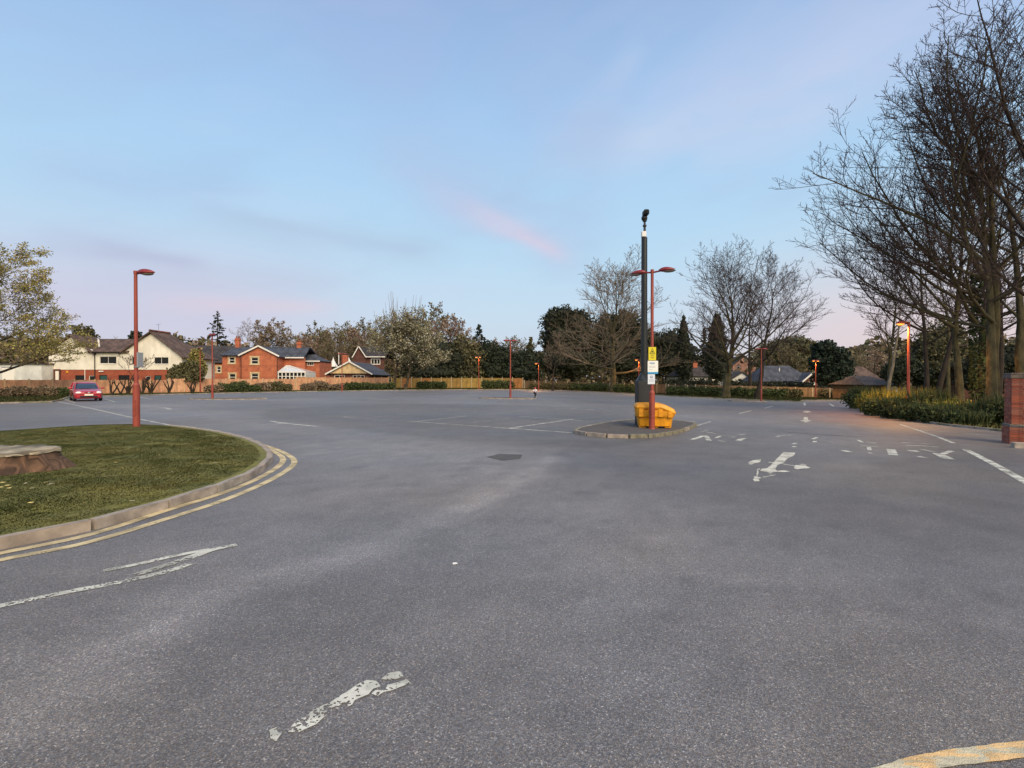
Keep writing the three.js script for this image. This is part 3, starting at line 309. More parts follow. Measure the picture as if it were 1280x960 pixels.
{ const t = lampPost('lamp_post', 'red twin headed lamp post carrying signs on the small kerbed island', rp, 5.3, [-32 * D, 148 * D], 0, { r: .056, lower: 1.22, arm: .24, hs: .86 });
  const cv = (w, h, fn) => { const c = document.createElement('canvas'); c.width = w; c.height = h; const x = c.getContext('2d'); fn(x, w, h); const q = new THREE.CanvasTexture(c); q.colorSpace = THREE.SRGBColorSpace; return q; };
  const plate = (w, h, tx, y, dx, label) => { const g = mesh('sign', bx(w, h, .004), M.galv, t, [dx, y, .075]); g.userData.label = label; mesh('printed_face', new THREE.PlaneGeometry(w * .995, h * .995), std({ map: tx, roughness: .45 }), g, [0, 0, .0045]); return g; };
  const yl = cv(230, 400, (x, w, h) => { x.fillStyle = '#d9c81e'; x.fillRect(0, 0, w, h); x.strokeStyle = '#1d1b12'; x.lineWidth = 14; x.beginPath(); x.moveTo(w / 2, 44); x.lineTo(w - 40, 200); x.lineTo(40, 200); x.closePath(); x.stroke(); x.fillStyle = '#1d1b12'; x.fillRect(88, 130, 56, 24); x.fillRect(100, 110, 30, 22); x.fillRect(70, 168, 90, 12); for (const [y, a] of [[232, 130], [258, 90], [300, 120], [326, 100]]) { x.globalAlpha = .75; x.fillRect((w - a) / 2, y, a, 12); } });
  const wl = cv(320, 410, (x, w, h) => { x.fillStyle = '#e9eae4'; x.fillRect(0, 0, w, h); x.fillStyle = '#2c93c4'; x.fillRect(0, h - 58, w, 58); x.fillStyle = '#5f86b0'; x.fillRect(50, 56, 170, 22); x.fillRect(70, 86, 150, 18); x.fillStyle = '#a4a8a8'; for (const [y, a] of [[160, 210], [184, 190], [208, 200], [260, 120], [284, 90]]) x.fillRect(38, y, a, 9); });
  const nl = cv(220, 310, (x, w, h) => { x.fillStyle = '#d6dbe6'; x.fillRect(0, 0, w, h); x.strokeStyle = '#6d7484'; x.lineWidth = 12; x.beginPath(); x.arc(w / 2, 90, 38, 0, 7); x.stroke(); x.fillStyle = '#8b909c'; x.fillRect(80, 78, 60, 26); for (const y of [160, 182, 204, 226]) x.fillRect(40, y, 140, 7); });
  const yOf = py => at(815, py, 17.1).y - rp.y, w1 = 17.1 / F; plate(9.4 * w1, 16.6 * w1, yl, yOf(442.2), -.5 * w1, 'yellow sign with black triangle symbol'); plate(13 * w1, 16.4 * w1, wl, yOf(459.2), .3 * w1, 'white sign with blue band at its foot'); plate(8.9 * w1, 12.4 * w1, nl, yOf(474), -1.6 * w1, 'plain white paper notice');
  for (const y of [1.55, 2.2, 2.65, 1.85]) mesh('band_clip', cyl(.062, .062, .025, 0, y, 0, 16), M.galv, t); }
const lampG = 'red lamp posts round the car park';
lampPost('lamp_post', 'red twin headed lamp post on a low island in front of the brick house', onG(265.5, 43.5).add(V(0, .07, 0)), 5.4, [-40 * D, 140 * D], 0, { group: lampG });
lampPost('lamp_post', 'red lamp post by the fence between the white building and the brick house', onG(250.3, 62), 5.5, [-70 * D], 0, { group: lampG });
lampPost('lamp_post', 'red twin headed lamp post in front of the cream gable bungalow', onG(427.5, 73), 5.35, [0, Math.PI], 0, { group: lampG });
lampPost('lamp_post', 'orange tinted lit lamp post beside the dark evergreens and wooden fence', onG(598.5, 86), 5.5, [-60 * D, 200 * D], 14, { group: lampG });
lampPost('lamp_post', 'unlit red twin headed lamp post on the island near the child', onG(638, 45.5).add(V(0, .07, 0)), 5.1, [20 * D, 200 * D], 0, { group: lampG }).children.forEach(() => { });
lampPost('lamp_post', 'lit lamp post behind the child on the bicycle', onG(673.3, 84), 4.5, [165 * D], 90, { group: lampG });
lampPost('lamp_post', 'lit lamp post behind the black camera mast', onG(798.6, 80), 5.3, [185 * D], 90, { group: lampG });
lampPost('lamp_post', 'dull unlit twin headed lamp post in front of the leaning bare trunk', onG(951.5, 53).add(V(0, .07, 0)), 5.4, [0, Math.PI], 0, { group: lampG });
lampPost('lamp_post', 'lit lamp post in front of the dark evergreen and roof', onG(1019.5, 73), 5.45, [200 * D, 20 * D], 60, { group: lampG });
lampPost('lamp_post', 'lit lamp post rising from the yellow flowering shrubs', onG(1135.5, 29.2), 5.45, [172 * D], 130, { group: lampG, r: .07 });
// camera mast
{ const b = onG(803, 18.6); b.y += .1; const t = thing('camera_mast', 'tall black camera mast with cabinet base on the small kerbed island', 'camera mast', b);
  mesh('base_cabinet', merge([rbx(.46, 1.62, .42, .03, 0, .81, 0), new THREE.CylinderGeometry(.1, .3, .3, 4, 1).rotateY(Math.PI / 4).translate(.02, 1.76, 0)]), M.cabinet, t); mesh('cabinet_door', rbx(.38, 1.3, .02, .008, 0, .86, .212), M.cabinet, t);
  mesh('mast', merge([cyl(.115, .105, 4.95, .06, 1.85, 0, 20)]), M.darkMetal, t); mesh('junction_box', merge([rbx(.16, .2, .16, .02, .02, 6.9, .06), cyl(.03, .03, .12, .06, 6.78, 0)]), M.white, t); mesh('camera_stem', merge([cyl(.05, .035, .65, .07, 6.8, 0), cyl(.07, .07, .05, .07, 7.2, 0)]), M.darkMetal, t);
  mesh('camera_head', merge([new THREE.SphereGeometry(.11, 16, 12).translate(.06, 7.5, 0), rbx(.2, .2, .34, .06, .1, 7.68, .03), cyl(.07, .09, .08, .07, 7.38, 0)]), M.black, t); mesh('camera_lens', new THREE.CylinderGeometry(.06, .06, .03, 16).rotateX(Math.PI / 2).translate(.1, 7.68, .21), M.glass, t); }
// grit bin
{ const p = onG(818, 17.75); p.y += .1; const t = thing('grit_bin', 'yellow plastic grit bin behind the red post on the small island', 'grit bin', p, -.16);
  const loft = (secs) => { const pos = [], idx = [], n = 24; secs.forEach(([y, w, d, zx = 0]) => { for (let i = 0; i < n; i++) { const a = i / n * 6.2832, c = Math.cos(a), s = Math.sin(a), k = Math.pow(Math.pow(Math.abs(c), 7) + Math.pow(Math.abs(s), 7), -1 / 7); pos.push(c * k * w / 2, y, s * k * d / 2 + zx); } }); const m = secs.length; for (let l = 0; l < m - 1; l++) for (let i = 0; i < n; i++) { const a = l * n + i, b = l * n + (i + 1) % n; idx.push(a, a + n, b, b, a + n, b + n); } for (const [l, f] of [[0, 1], [m - 1, 0]]) { const c = pos.length / 3; pos.push(0, secs[l][0], secs[l][3] ?? 0); for (let i = 0; i < n; i++) { const a = l * n + i, b = l * n + (i + 1) % n; f ? idx.push(c, a, b) : idx.push(c, b, a); } } const g = new THREE.BufferGeometry(); g.setAttribute('position', new THREE.Float32BufferAttribute(pos, 3)); g.setIndex(idx); return boxUV(g, 1); };
  const body = loft([[.06, 1.08, .6], [.07, 1.1, .62], [.36, 1.18, .68], [.37, 1.25, .74], [.42, 1.29, .78], [.66, 1.33, .8], [.68, 1.31, .78]]); const slope = g => { const p = g.attributes.position; for (let i = 0; i < p.count; i++) { const y = p.getY(i); if (y > .5) p.setY(i, y - .2 * sstep(.5, .68, y) * sstep(.15, .72, p.getX(i))); } g.computeVertexNormals(); return g; }; mesh('tub', slope(body), M.yellow, t);
  mesh('foot', merge([-.42, 0, .42].map(x => rbx(.22, .1, .5, .02, x, .05, 0))), M.yellow, t);
  for (const x of [-.48, -.16, .16, .48]) mesh('rib', rbx(.15, x > .4 ? .2 : .28, .03, .012, x, x > .4 ? .47 : .53, .398), M.yellow, t);
  for (const x of [-.32, 0, .32]) mesh('painted_recess', rbx(.14, .05, .03, .01, x, x > .3 ? .63 : .65, .392), M.redDarkY ??= std({ color: srgb(176, 84, 14), roughness: .6 }), t);  // raised blocks in darker orange imitate shaded recesses between the ribs
  mesh('lid', slope(loft([[.675, 1.36, .84], [.72, 1.38, .86], [.76, 1.36, .84, -.01], [.82, 1.3, .78, -.01], [.85, 1.2, .66, -.02]])), M.yellow, t); }
// ---------------------------------------------------------------- fences
function panelFence(name, label, a, b, step, hf, mats, postMat, seed, postH = .06, y0 = .06) { const dx = b[0] - a[0], dz = b[1] - a[1], L = Math.hypot(dx, dz), n = Math.round(L / step), ry = Math.atan2(-dz, dx), r = rng(seed); const t = thing(name, label, 'fence', [a[0], gy(a[0]) + y0, a[1]], ry); const geos = {}; for (let i = 0; i <= n; i++) { const s = i * L / n, x = a[0] + dx * i / n, yy = gy(x) - gy(a[0]), h = hf(s / L), h2 = hf(Math.min(1, (s + step) / L)); mesh('post', geos['p' + h.toFixed(2)] ??= boxUV(merge([bx(.11, h + postH, .11, 0, (h + postH) / 2, 0), bx(.14, .03, .14, 0, h + postH + .015, 0)])), postMat, t, [s, yy, 0]); if (i < n) { const w = L / n - .11, k = 'w' + h2.toFixed(2); const pg = geos[k] ??= boxUV(merge([bx(w, h2 - .2, .022, 0, .15 + (h2 - .2) / 2, 0), bx(w, .15, .04, 0, .075, 0), bx(w, .035, .05, 0, h2 - .03, 0)])); const m = mesh('panel', pg, mats[Math.floor(r() * mats.length)], t, [s + L / n / 2, yy + (r() - .5) * .03, (r() - .5) * .02]); m.rotation.z = (r() - .5) * .008; } } return t; }
const fd = [.51, -.86], fp = (t) => [-45 + fd[0] * t, -58.7 + fd[1] * t];
panelFence('board_fence', 'pale orange close boarded fence behind the red car', fp(-17), fp(5), 1.83, () => 1.58, M.boards, M.post, 3);
panelFence('board_fence', 'pale orange close boarded fence in front of the brick house', fp(5.2), fp(23), 1.83, u => 1.72, M.boards, M.post, 4);
panelFence('board_fence', 'pale orange close boarded fence in front of the cream gable bungalow', fp(23.2), fp(43), 1.83, u => 2.0, M.boards, M.post, 5);
panelFence('board_fence', 'greenish timber fence with concrete posts under the dark evergreens', [-22.6, -96], [2, -94], 1.83, () => 1.95, M.boardsGreen, M.concPost, 6, .15);
panelFence('board_fence', 'weathered brown fence behind the big bare tree', [2.3, -94.2], [14, -93], 1.83, () => 1.5, M.boardsOld, M.concPost, 7, .1);
panelFence('board_fence', 'weathered brown fence behind the black camera mast', [14.2, -93], [25.8, -72], 1.83, () => 1.45, M.boardsOld, M.concPost, 8, .1);
panelFence('board_fence', 'dark old board fence in front of the low roofs', [26.5, -73.5], [62, -79.5], 1.83, () => 1.5, M.boardsOld, M.boardsOld[1], 9);
{ const a = [22, -72], b = [58, -77.2], L = Math.hypot(b[0] - a[0], b[1] - a[1]), ry = Math.atan2(-(b[1] - a[1]), b[0] - a[0]), n = 13; const t = thing('wire_fence', 'concrete post and wire fence along the right verge', 'fence', [a[0], gy(a[0]) + .05, a[1]], ry); const drop = x => gy(a[0] + (b[0] - a[0]) * x / L) - gy(a[0]); for (let i = 0; i <= n; i++) mesh('post', boxUV(bx(.13, 1.5, .13, 0, .75, 0)), M.concPost, t, [i * L / n, drop(i * L / n), 0]); for (const h of [.3, .85, 1.35]) mesh('wire', merge(Array.from({ length: n }, (_, i) => bar([i * L / n, h + drop(i * L / n), 0], [(i + 1) * L / n, h + drop((i + 1) * L / n), 0], .006, .006, 4))), M.galv, t); }

// ---------------------------------------------------------------- houses
const hp = (Z, xc = 0) => [px => (px - 640) / F * Z - xc, py => EYE + (HZ - py) / F * Z];
function facade(g, outline, wins, mat, z = 0, th = .3, name = 'wall') { const s = new THREE.Shape(outline.map(p => new THREE.Vector2(p[0], p[1]))); for (const [x0, x1, y0, y1] of wins) { const h = new THREE.Path(); h.moveTo(x0, y0); h.lineTo(x0, y1); h.lineTo(x1, y1); h.lineTo(x1, y0); h.closePath(); s.holes.push(h); } const m = mesh(name, boxUV(new THREE.ExtrudeGeometry(s, { depth: th, bevelEnabled: false }).translate(0, 0, -th)), mat, g, [0, 0, z]); for (const [x0, x1, y0, y1, o = {}] of wins) windowPart(g, x0, x1, y0, y1, z, o); return m; }
function windowPart(g, x0, x1, y0, y1, z, o = {}) { const w = x1 - x0, h = y1 - y0, f = o.f ?? .07, cx = (x0 + x1) / 2, cy = (y0 + y1) / 2; const parts = [bx(w, f, .08, 0, h / 2 - f / 2), bx(w, f, .08, 0, -h / 2 + f / 2), bx(f, h - 2 * f, .08, -w / 2 + f / 2), bx(f, h - 2 * f, .08, w / 2 - f / 2)]; for (let i = 1; i < (o.nx ?? 1); i++) parts.push(bx(f * .8, h - 2 * f, .074, -w / 2 + w * i / o.nx)); if (o.sash) parts.push(bx(w - 2 * f, f * .8, .07, 0, 0)); const m = mesh('window', merge(parts), o.mat ?? M.upvc, g, [cx, cy, z - .1]); mesh('pane', bx(w - f, h - f, .02), o.pane ?? M.glass, m, [0, 0, -.02]); mesh('dark_room_sheet', bx(w + .3, h + .3, .02), M.black, m, [0, 0, -.5]); if (o.sur) mesh('surround', merge([bx(w + .5, .22, .06, 0, h / 2 + .11), bx(w + .6, .16, .12, 0, -h / 2 - .08), bx(.2, h, .06, -w / 2 - .1), bx(.2, h, .06, w / 2 + .1)]), M.stone, m, [0, 0, .115]); if (o.sill) mesh('sill', bx(w + .1, .06, .14, 0, -h / 2 - .03, .09), M.upvc, m); return m; }  // black sheet stands in for the unlit interior behind each pane
const roofS = (g, mat, a, b, c, d, t = .18, name = 'roof') => mesh(name, slab(a, b, c, d, t), mat, g);
const gableRoof = (g, mat, xl, xr, xa, ye, ya, z0, z1, yeR) => { roofS(g, mat, [xl, ye, z1], [xl, ye, z0], [xa, ya, z0], [xa, ya, z1]); roofS(g, mat, [xr, yeR ?? ye, z0], [xr, yeR ?? ye, z1], [xa, ya, z1], [xa, ya, z0]); };
const barge = (g, mat, pts, z, w = .22) => { for (let i = 0; i < pts.length - 1; i++) { const a = pts[i], b = pts[i + 1], L = Math.hypot(b[0] - a[0], b[1] - a[1]), m = mesh('bargeboard', bx(L, w, .04), mat, g, [(a[0] + b[0]) / 2, (a[1] + b[1]) / 2, z]); m.rotation.z = Math.atan2(b[1] - a[1], b[0] - a[0]); } };
// white rendered building
{ const Z = 76, xc = (145 - 640) / F * Z, [X, Y] = hp(Z, xc), g = thing('white_building', 'white rendered building with two gables over a red brick ground floor', 'building', [xc, .05, -Z]);
  const yb = Y(462.5), dk = { mat: M.black, f: .06, nx: 2 };
  facade(g, [[X(62), 0], [X(227), 0], [X(227), yb], [X(62), yb]], [[94, 106, 469.5, 476], [111, 119, 470, 476], [124, 134, 469.3, 476], [148, 162, 469.3, 476], [182, 188.5, 470.5, 477], [193, 202, 469.5, 476], [209, 217, 470.5, 477]].map(([a, b, c, d], i) => [X(a), X(b), Y(d), Y(c), { mat: [1, 4, 6].includes(i) ? M.upvc : M.black, pane: [2, 5].includes(i) ? M.teal : M.glass, f: .07, nx: i == 3 ? 2 : 1 }]), M.brickLow);
  facade(g, [[X(61.5), yb], [X(227.5), yb], [X(227.5), Y(444)], [X(190), Y(417.5)], [X(153), Y(439.5)], [X(118), Y(440)], [X(90), Y(421.5)], [X(61.5), Y(440)]], [[125, 146, 446, 455], [165, 178, 447, 455.5], [193, 211, 447, 455.5]].map(([a, b, c, d], i) => [X(a), X(b), Y(d), Y(c), { ...dk, mat: M.upvc, f: .05, sill: 1 }]), M.render, .06, .36, 'rendered_wall');
  mesh('side_wall', boxUV(bx(.3, Y(446) - .2, 8, X(227) - .15, (Y(446) - .2) / 2, -4.35)), M.render, g); mesh('side_wall', boxUV(bx(.3, Y(446) - .2, 8, X(62) + .15, (Y(446) - .2) / 2, -4.35)), M.render, g); mesh('back_wall', boxUV(bx(X(227) - X(62), Y(446), .3, (X(227) + X(62)) / 2, Y(446) / 2, -8.3)), M.render, g);
  gableRoof(g, M.brownTile, X(150), X(233), X(190), Y(442), Y(414.5), .45, -4.2, Y(447.5)); gableRoof(g, M.brownTile, X(56), X(121), X(90), Y(443), Y(418.5), .45, -4.2);
  const yr = EYE + (HZ - 424) / F * 80; roofS(g, M.brownTile, [X(112), Y(440.5), .4], [X(160), Y(440.5), .4], [X(196), yr, -4], [X(86), yr, -4]); roofS(g, M.brownTile, [X(212), Y(441), -8.4], [X(62), Y(441), -8.4], [X(86), yr, -4.02], [X(196), yr, -4.02]); roofS(g, M.brownTile, [X(233), Y(447.5), -4.2], [X(233), Y(447.5), -8.4], [X(196), yr, -5], [X(190), Y(414.5), -4.2]);
  mesh('ridge_tile', bar([X(190), Y(413.6), .5], [X(190), Y(413.6), -4.1], .14, .14, 8), M.redTile, g);
  mesh('drainpipe', bar([X(119.5), 0, .14], [X(119.5), Y(440.5), .14], .06), M.black, g); mesh('drainpipe', bar([X(107), 0, .12], [X(107), Y(462), .12], .05), M.upvc, g); mesh('roof_vent', bar([X(117.5), Y(434), -1], [X(116.5), Y(424), -1], .13, .13), M.upvc, g); mesh('gutter', bx(X(153) - X(118), .12, .14, (X(153) + X(118)) / 2, Y(440.8), .5), M.black, g);
  mesh('alarm_box', rbx(.3, .34, .1, .03, X(84.5), Y(465.3), .06), std({ color: srgb(214, 150, 40) }), g); mesh('wall_light', rbx(.7, .16, .12, .03, X(127), Y(464.6), .1), M.upvc, g); mesh('aerial', merge([bar([X(187), Y(418), -2], [X(187), Y(404), -2], .025), bar([X(184), Y(404.5), -2], [X(190), Y(403.6), -2], .02)]), M.galv, g);
}
{ const Z = 74, xc = (25 - 640) / F * Z, [X, Y] = hp(Z, xc), g = thing('white_outbuilding', 'low plain white outbuilding behind the left fence', 'building', [xc, .05, -Z]); mesh('wall', boxUV(bx(X(52) - X(-30), Y(456), 6, (X(52) + X(-30)) / 2, Y(456) / 2, -3)), M.greyWall, g); mesh('roof', boxUV(bx(X(53.5) - X(-31), .2, 6.4, (X(53) + X(-31)) / 2, Y(456) + .1, -3)), M.darkTile, g); mesh('door', bx(X(18) - X(3), Y(460.5), .06, X(10.5), Y(460.5) / 2, .02), M.upvc, g); mesh('door_frame', bx(X(18.6) - X(2.4), .1, .08, X(10.5), Y(460) + .08, .02), M.grey, g); mesh('link_wall', boxUV(bx(X(61) - X(52.5), Y(461.5), .3, (X(61) + X(52.5)) / 2, Y(461.5) / 2, -2)), M.darkBrick, g); mesh('link_door', bx(X(59.5) - X(55.5), Y(464), .06, X(57.5), Y(464) / 2, -1.82), M.upvc, g); }
// brick house
{ const Z = 89, xc = (330 - 640) / F * Z, [X, Y] = hp(Z, xc), g = thing('brick_house', 'orange brick house with a central gable and white conservatory', 'house', [xc, .05, -Z]); const off = sb => hp(Z + sb, xc), sur = { sash: 1, sur: 1, f: .1 };
  facade(g, [[X(301.5), 0], [X(347.5), 0], [X(347.5), Y(445)], [X(324), Y(434)], [X(301.5), Y(444)]], [[X(314), X(323), Y(455.5), Y(447), sur], [X(314), X(323), Y(475.5), Y(467), sur]], M.brickWall);
  const [X1, Y1] = off(.8); facade(g, [[X1(278), 0], [X1(302), 0], [X1(302), Y1(444)], [X1(278), Y1(444)]], [[X1(286.5), X1(293.5), Y1(454.5), Y1(446.6), sur], [X1(286.5), X1(294.5), Y1(476), Y1(467.5), sur]], M.brickWall, -.8);
  const [X2, Y2] = off(2.4); facade(g, [[X2(346), 0], [X2(381), 0], [X2(381), Y2(447)], [X2(346), Y2(447)]], [], M.brickWall, -2.4);
  const [X3, Y3] = off(4.5); facade(g, [[X3(379), 0], [X3(399.5), 0], [X3(399.5), Y3(451.5)], [X3(379), Y3(451.5)]], [[X3(384), X3(392.5), Y3(457.5), Y3(452.5), { nx: 3, f: .12 }], [X3(384), X3(392), Y3(470), Y3(464.5), { nx: 3, f: .12 }]], M.brickWall, -4.5);
  mesh('side_wall', boxUV(bx(.3, Y1(444), 8, X1(278) + .15, Y1(444) / 2, -5.1)), M.brickWall, g); mesh('side_wall', boxUV(bx(.3, Y3(451.5), 6, X3(399.5) - .15, Y3(451.5) / 2, -7.8)), M.brickWall, g); mesh('side_wall', boxUV(bx(.3, Y(445), 3, X(347.5) - .15, Y(445) / 2, -1.8)), M.brickWall, g); mesh('back_wall', boxUV(bx(X(381) - X(278), Y(446), .3, (X(381) + X(278)) / 2, Y(446) / 2, -10.4)), M.brickWall, g);
  gableRoof(g, M.slate, X(298.5), X(350.5), X(324), Y(445.4), Y(432.6), .3, -5.5, Y(446.2)); barge(g, M.upvc, [[X(299), Y(444.8)], [X(324), Y(432.9)], [X(350), Y(445.8)]], .33, .26);
  const yr = EYE + (HZ - 434.2) / F * 94.5; roofS(g, M.slate, [X1(276.5), Y1(444.2), -.4], [X(324), Y1(444.2), -.4], [X(324), yr, -5.5], [X1(276.5), yr, -5.5]); roofS(g, M.slate, [X(324), Y2(447.5), -1.9], [X2(381.5), Y2(447.5), -1.9], [X2(379), yr, -5.5], [X(324), yr, -5.5]); roofS(g, M.slate, [X2(380), Y2(447), -10.6], [X1(276.5), Y2(447), -10.6], [X1(276.5), yr, -5.52], [X2(380), yr, -5.52]); roofS(g, M.slate, [X3(379), Y3(451.6), -4.1], [X3(401), Y3(451.6), -4.1], [X3(388), Y3(442.5), -7], [X3(378), Y3(442.5), -7]); roofS(g, M.slate, [X3(401), Y3(451.6), -4.1], [X3(401), Y3(451.6), -10], [X3(388), Y3(442.5), -7.2], [X3(388), Y3(442.5), -7]);
  mesh('fascia', bx(X2(381.5) - X(350.5), .2, .06, (X2(381.5) + X(350.5)) / 2, Y2(447.6), -1.86), M.upvc, g); mesh('fascia', bx(X3(401) - X3(380), .2, .06, (X3(401) + X3(380)) / 2, Y3(451.9), -4.06), M.upvc, g);
  for (const [px, t0, b0] of [[297.5, 423, 436], [374.5, 428, 440]]) { const [XX, YY] = off(5.5); mesh('chimney', boxUV(merge([bx(.75, YY(t0) - YY(b0), .6, XX(px), (YY(t0) + YY(b0)) / 2, -5.5), bx(.9, .16, .75, XX(px), YY(t0) - .3, -5.5)])), M.brickWall, g); mesh('chimney_pot', merge([cyl(.14, .11, .4, XX(px) - .18, YY(t0), -5.5, 10), cyl(.14, .11, .4, XX(px) + .18, YY(t0), -5.5, 10)]), M.redTile, g); }
  for (const px of [301.8, 347]) mesh('drainpipe', bar([X(px), 0, .1], [X(px), Y(445.5), .1], .05), M.black, g);
  // conservatory
  const z0 = 2.6, [XC, YC] = off(-2.6), ye = YC(465.6), yt = Y(458), xl = XC(348), xr = XC(381.5); const cs = new THREE.Group(); cs.name = 'conservatory'; g.add(cs);
  mesh('plinth', boxUV(bx(xr - xl, .5, .2, (xl + xr) / 2, .25, z0)), M.brickWall, cs); for (let i = 0; i <= 7; i++) mesh('frame_post', bx(.14, ye - .5, .14, lerp(xl, xr, i / 7), .5 + (ye - .5) / 2, z0), M.upvc, cs); mesh('glazing', bx(xr - xl - .1, ye - .6, .03, (xl + xr) / 2, .5 + (ye - .6) / 2, z0 - .03), M.glass, cs); mesh('transom', bx(xr - xl, .1, .12, (xl + xr) / 2, ye - .7, z0), M.upvc, cs); mesh('eaves_beam', bx(xr - xl + .2, .16, .2, (xl + xr) / 2, ye, z0), M.upvc, cs); mesh('end_wall', bx(.06, ye, z0 + 2, xr - .04, ye / 2, z0 / 2 - 1.05), M.conservGlass, cs);
  const xk = X(362); mesh('glass_roof', slab([xl, ye + .08, z0], [xr, ye + .08, z0], [xk, yt, -.2], [xl, yt, -.2], .05), M.conservGlass, cs); mesh('glass_roof', slab([xr, ye + .08, z0], [xr, ye + .08, -2.2], [xk, yt, -2.2], [xk, yt, -.2], .05), M.conservGlass, cs); for (let i = 0; i <= 6; i++) mesh('glazing_bar', bar([lerp(xl, xr, i / 6), ye + .1, z0], [lerp(xl, xk, i / 6), yt + .04, -.2], .045, .045, 5), M.upvc, cs); mesh('ridge', bar([xl, yt + .06, -.2], [xk, yt + .06, -.2], .08, .08, 6), M.upvc, cs); mesh('hip_bar', bar([xr, ye + .1, z0], [xk, yt + .06, -.2], .07, .07, 6), M.upvc, cs); }
// dark roofed terrace behind
{ const Z = 99, xc = (250 - 640) / F * Z, [X, Y] = hp(Z, xc), g = thing('slate_roof_house', 'brick house with long dark slate roof behind the green bush', 'house', [xc, .05, -Z]); facade(g, [[X(222), 0], [X(279), 0], [X(279), Y(453)], [X(222), Y(453)]], [[X(271), X(276), Y(466), Y(458.5), { sash: 1, sur: 1, f: .1 }], [X(246), X(251), Y(466), Y(458.5), { sash: 1, sur: 1, f: .1 }]], M.brickWall); const yr = EYE + (HZ - 432.5) / F * 104; roofS(g, M.darkTile, [X(219), Y(453.6), .4], [X(281), Y(453.6), .4], [X(281), yr, -5], [X(219), yr, -5]); roofS(g, M.darkTile, [X(281), Y(453.6), -10.4], [X(219), Y(453.6), -10.4], [X(219), yr, -5.02], [X(281), yr, -5.02]); mesh('side_wall', boxUV(bx(.3, Y(453), 9, X(222) + .15, Y(453) / 2, -4.8)), M.brickWall, g); mesh('rooflight', slab([X(255), Y(451), .35], [X(263), Y(451), .35], [X(263), Y(445.5), -.85], [X(255), Y(445.5), -.85], .05), M.conservGlass, g); }
// cream gable bungalow
{ const Z = 92, xc = (437 - 640) / F * Z, [X, Y] = hp(Z, xc), g = thing('cream_gable_bungalow', 'low bungalow with broad cream gable and white bargeboards behind the fence', 'bungalow', [xc, .05, -Z]); facade(g, [[X(411), 0], [X(462), 0], [X(462), Y(467.4)], [X(411), Y(467.4)]], [[X(417), X(430), Y(476), Y(469), { f: .1, nx: 2 }], [X(440), X(455), Y(476), Y(469), { f: .1, nx: 3 }]], M.darkBrick, -.4); facade(g, [[X(410), Y(467.2)], [X(463), Y(467.2)], [X(437), Y(453.4)]], [], M.creamGable, 0, .2, 'gable'); gableRoof(g, M.slate, X(406.5), X(466.5), X(437), Y(468.6), Y(452), .3, -14); barge(g, M.upvc, [[X(407), Y(468.3)], [X(437), Y(452.3)], [X(466), Y(468.3)]], .33, .24); mesh('side_wall', boxUV(bx(.25, Y(468), 13, X(411) + .12, Y(468) / 2, -7)), M.darkBrick, g); mesh('side_wall', boxUV(bx(.25, Y(468), 13, X(462) - .12, Y(468) / 2, -7)), M.darkBrick, g); const [X2, Y2] = hp(Z + 9, xc); mesh('chimney', boxUV(bx(.9, 2.4, .8, X2(432), Y2(452), -9)), M.brickWall, g); mesh('flue', bar([X2(423.5), Y2(456), -9], [X2(423.5), Y2(441), -9], .1, .09), M.upvc, g); }
for (const [px, top, bot, w] of [[416.6, 445.6, 456.5, 2.1], [436, 445.8, 451.8, 1.4]]) { const Z = 104, b = onG(px, Z), y0 = at(px, bot, Z).y, y1 = at(px, top, Z).y; const t = thing('white_spire_canopy', px < 420 ? 'tall pointed white canopy tip rising left of the bungalow apex' : 'small pointed white canopy tip just over the bungalow apex', 'canopy', b, 0, 'pointed white canopies behind the bungalow'); const s = []; for (let i = 0; i <= 8; i++) { const u = i / 8; s.push(new THREE.Vector2(Math.max(.02, w / 2 * Math.pow(1 - u, 1.5)), lerp(y0 - .3, y1, u) - b.y)); } mesh('canopy', new THREE.LatheGeometry(s, 4).rotateY(.4), M.upvc, t); for (const [x, z] of [[1, 1], [1, -1], [-1, 1], [-1, -1]]) mesh('pole', cyl(.04, .04, y0 - b.y, x * w * .33, 0, z * w * .33, 8), M.galv, t); mesh('finial', cyl(.03, .01, .5, 0, y1 - b.y - .05, 0, 6), M.galv, t); }
// dark brick gabled house
{ const Z = 112, xc = (455 - 640) / F * Z, [X, Y] = hp(Z, xc), g = thing('dark_brick_house', 'dark brick house with steep white edged gable', 'house', [xc, .05, -Z]); facade(g, [[X(442), 0], [X(457.5), 0], [X(457.5), Y(446)], [X(449), Y(434)], [X(442), Y(446)]], [], M.darkBrick, .05); facade(g, [[X(457.5), 0], [X(480), 0], [X(480), Y(446)], [X(457.5), Y(446)]], [[X(463), X(475), Y(456), Y(448.4), { nx: 3, f: .16 }], [X(463), X(475), Y(472), Y(465), { nx: 3, f: .16 }]], M.darkBrick, -.3); gableRoof(g, M.darkTile, X(440.5), X(459), X(449), Y(447.6), Y(433), .35, -6); barge(g, M.upvc, [[X(441), Y(447.2)], [X(449), Y(433.2)], [X(458.4), Y(447.2)]], .4, .2); roofS(g, M.darkTile, [X(456), Y(446.2), .2], [X(482), Y(446.2), .2], [X(482), Y(432), -5.5], [X(449), Y(432), -5.5]); roofS(g, M.darkTile, [X(482), Y(446), -11], [X(449), Y(446), -11], [X(449), Y(432), -5.52], [X(482), Y(432), -5.52]); mesh('fascia', bx(X(482) - X(458), .2, .06, (X(482) + X(458)) / 2, Y(446.4), .24), M.upvc, g); mesh('side_wall', boxUV(bx(.3, Y(447), 10, X(442) + .15, Y(447) / 2, -5.3)), M.darkBrick, g); mesh('porch_roof', slab([X(463), Y(468), 2], [X(481), Y(468), 2], [X(481), Y(462), -.25], [X(463), Y(462), -.25], .12), M.slate, g); }
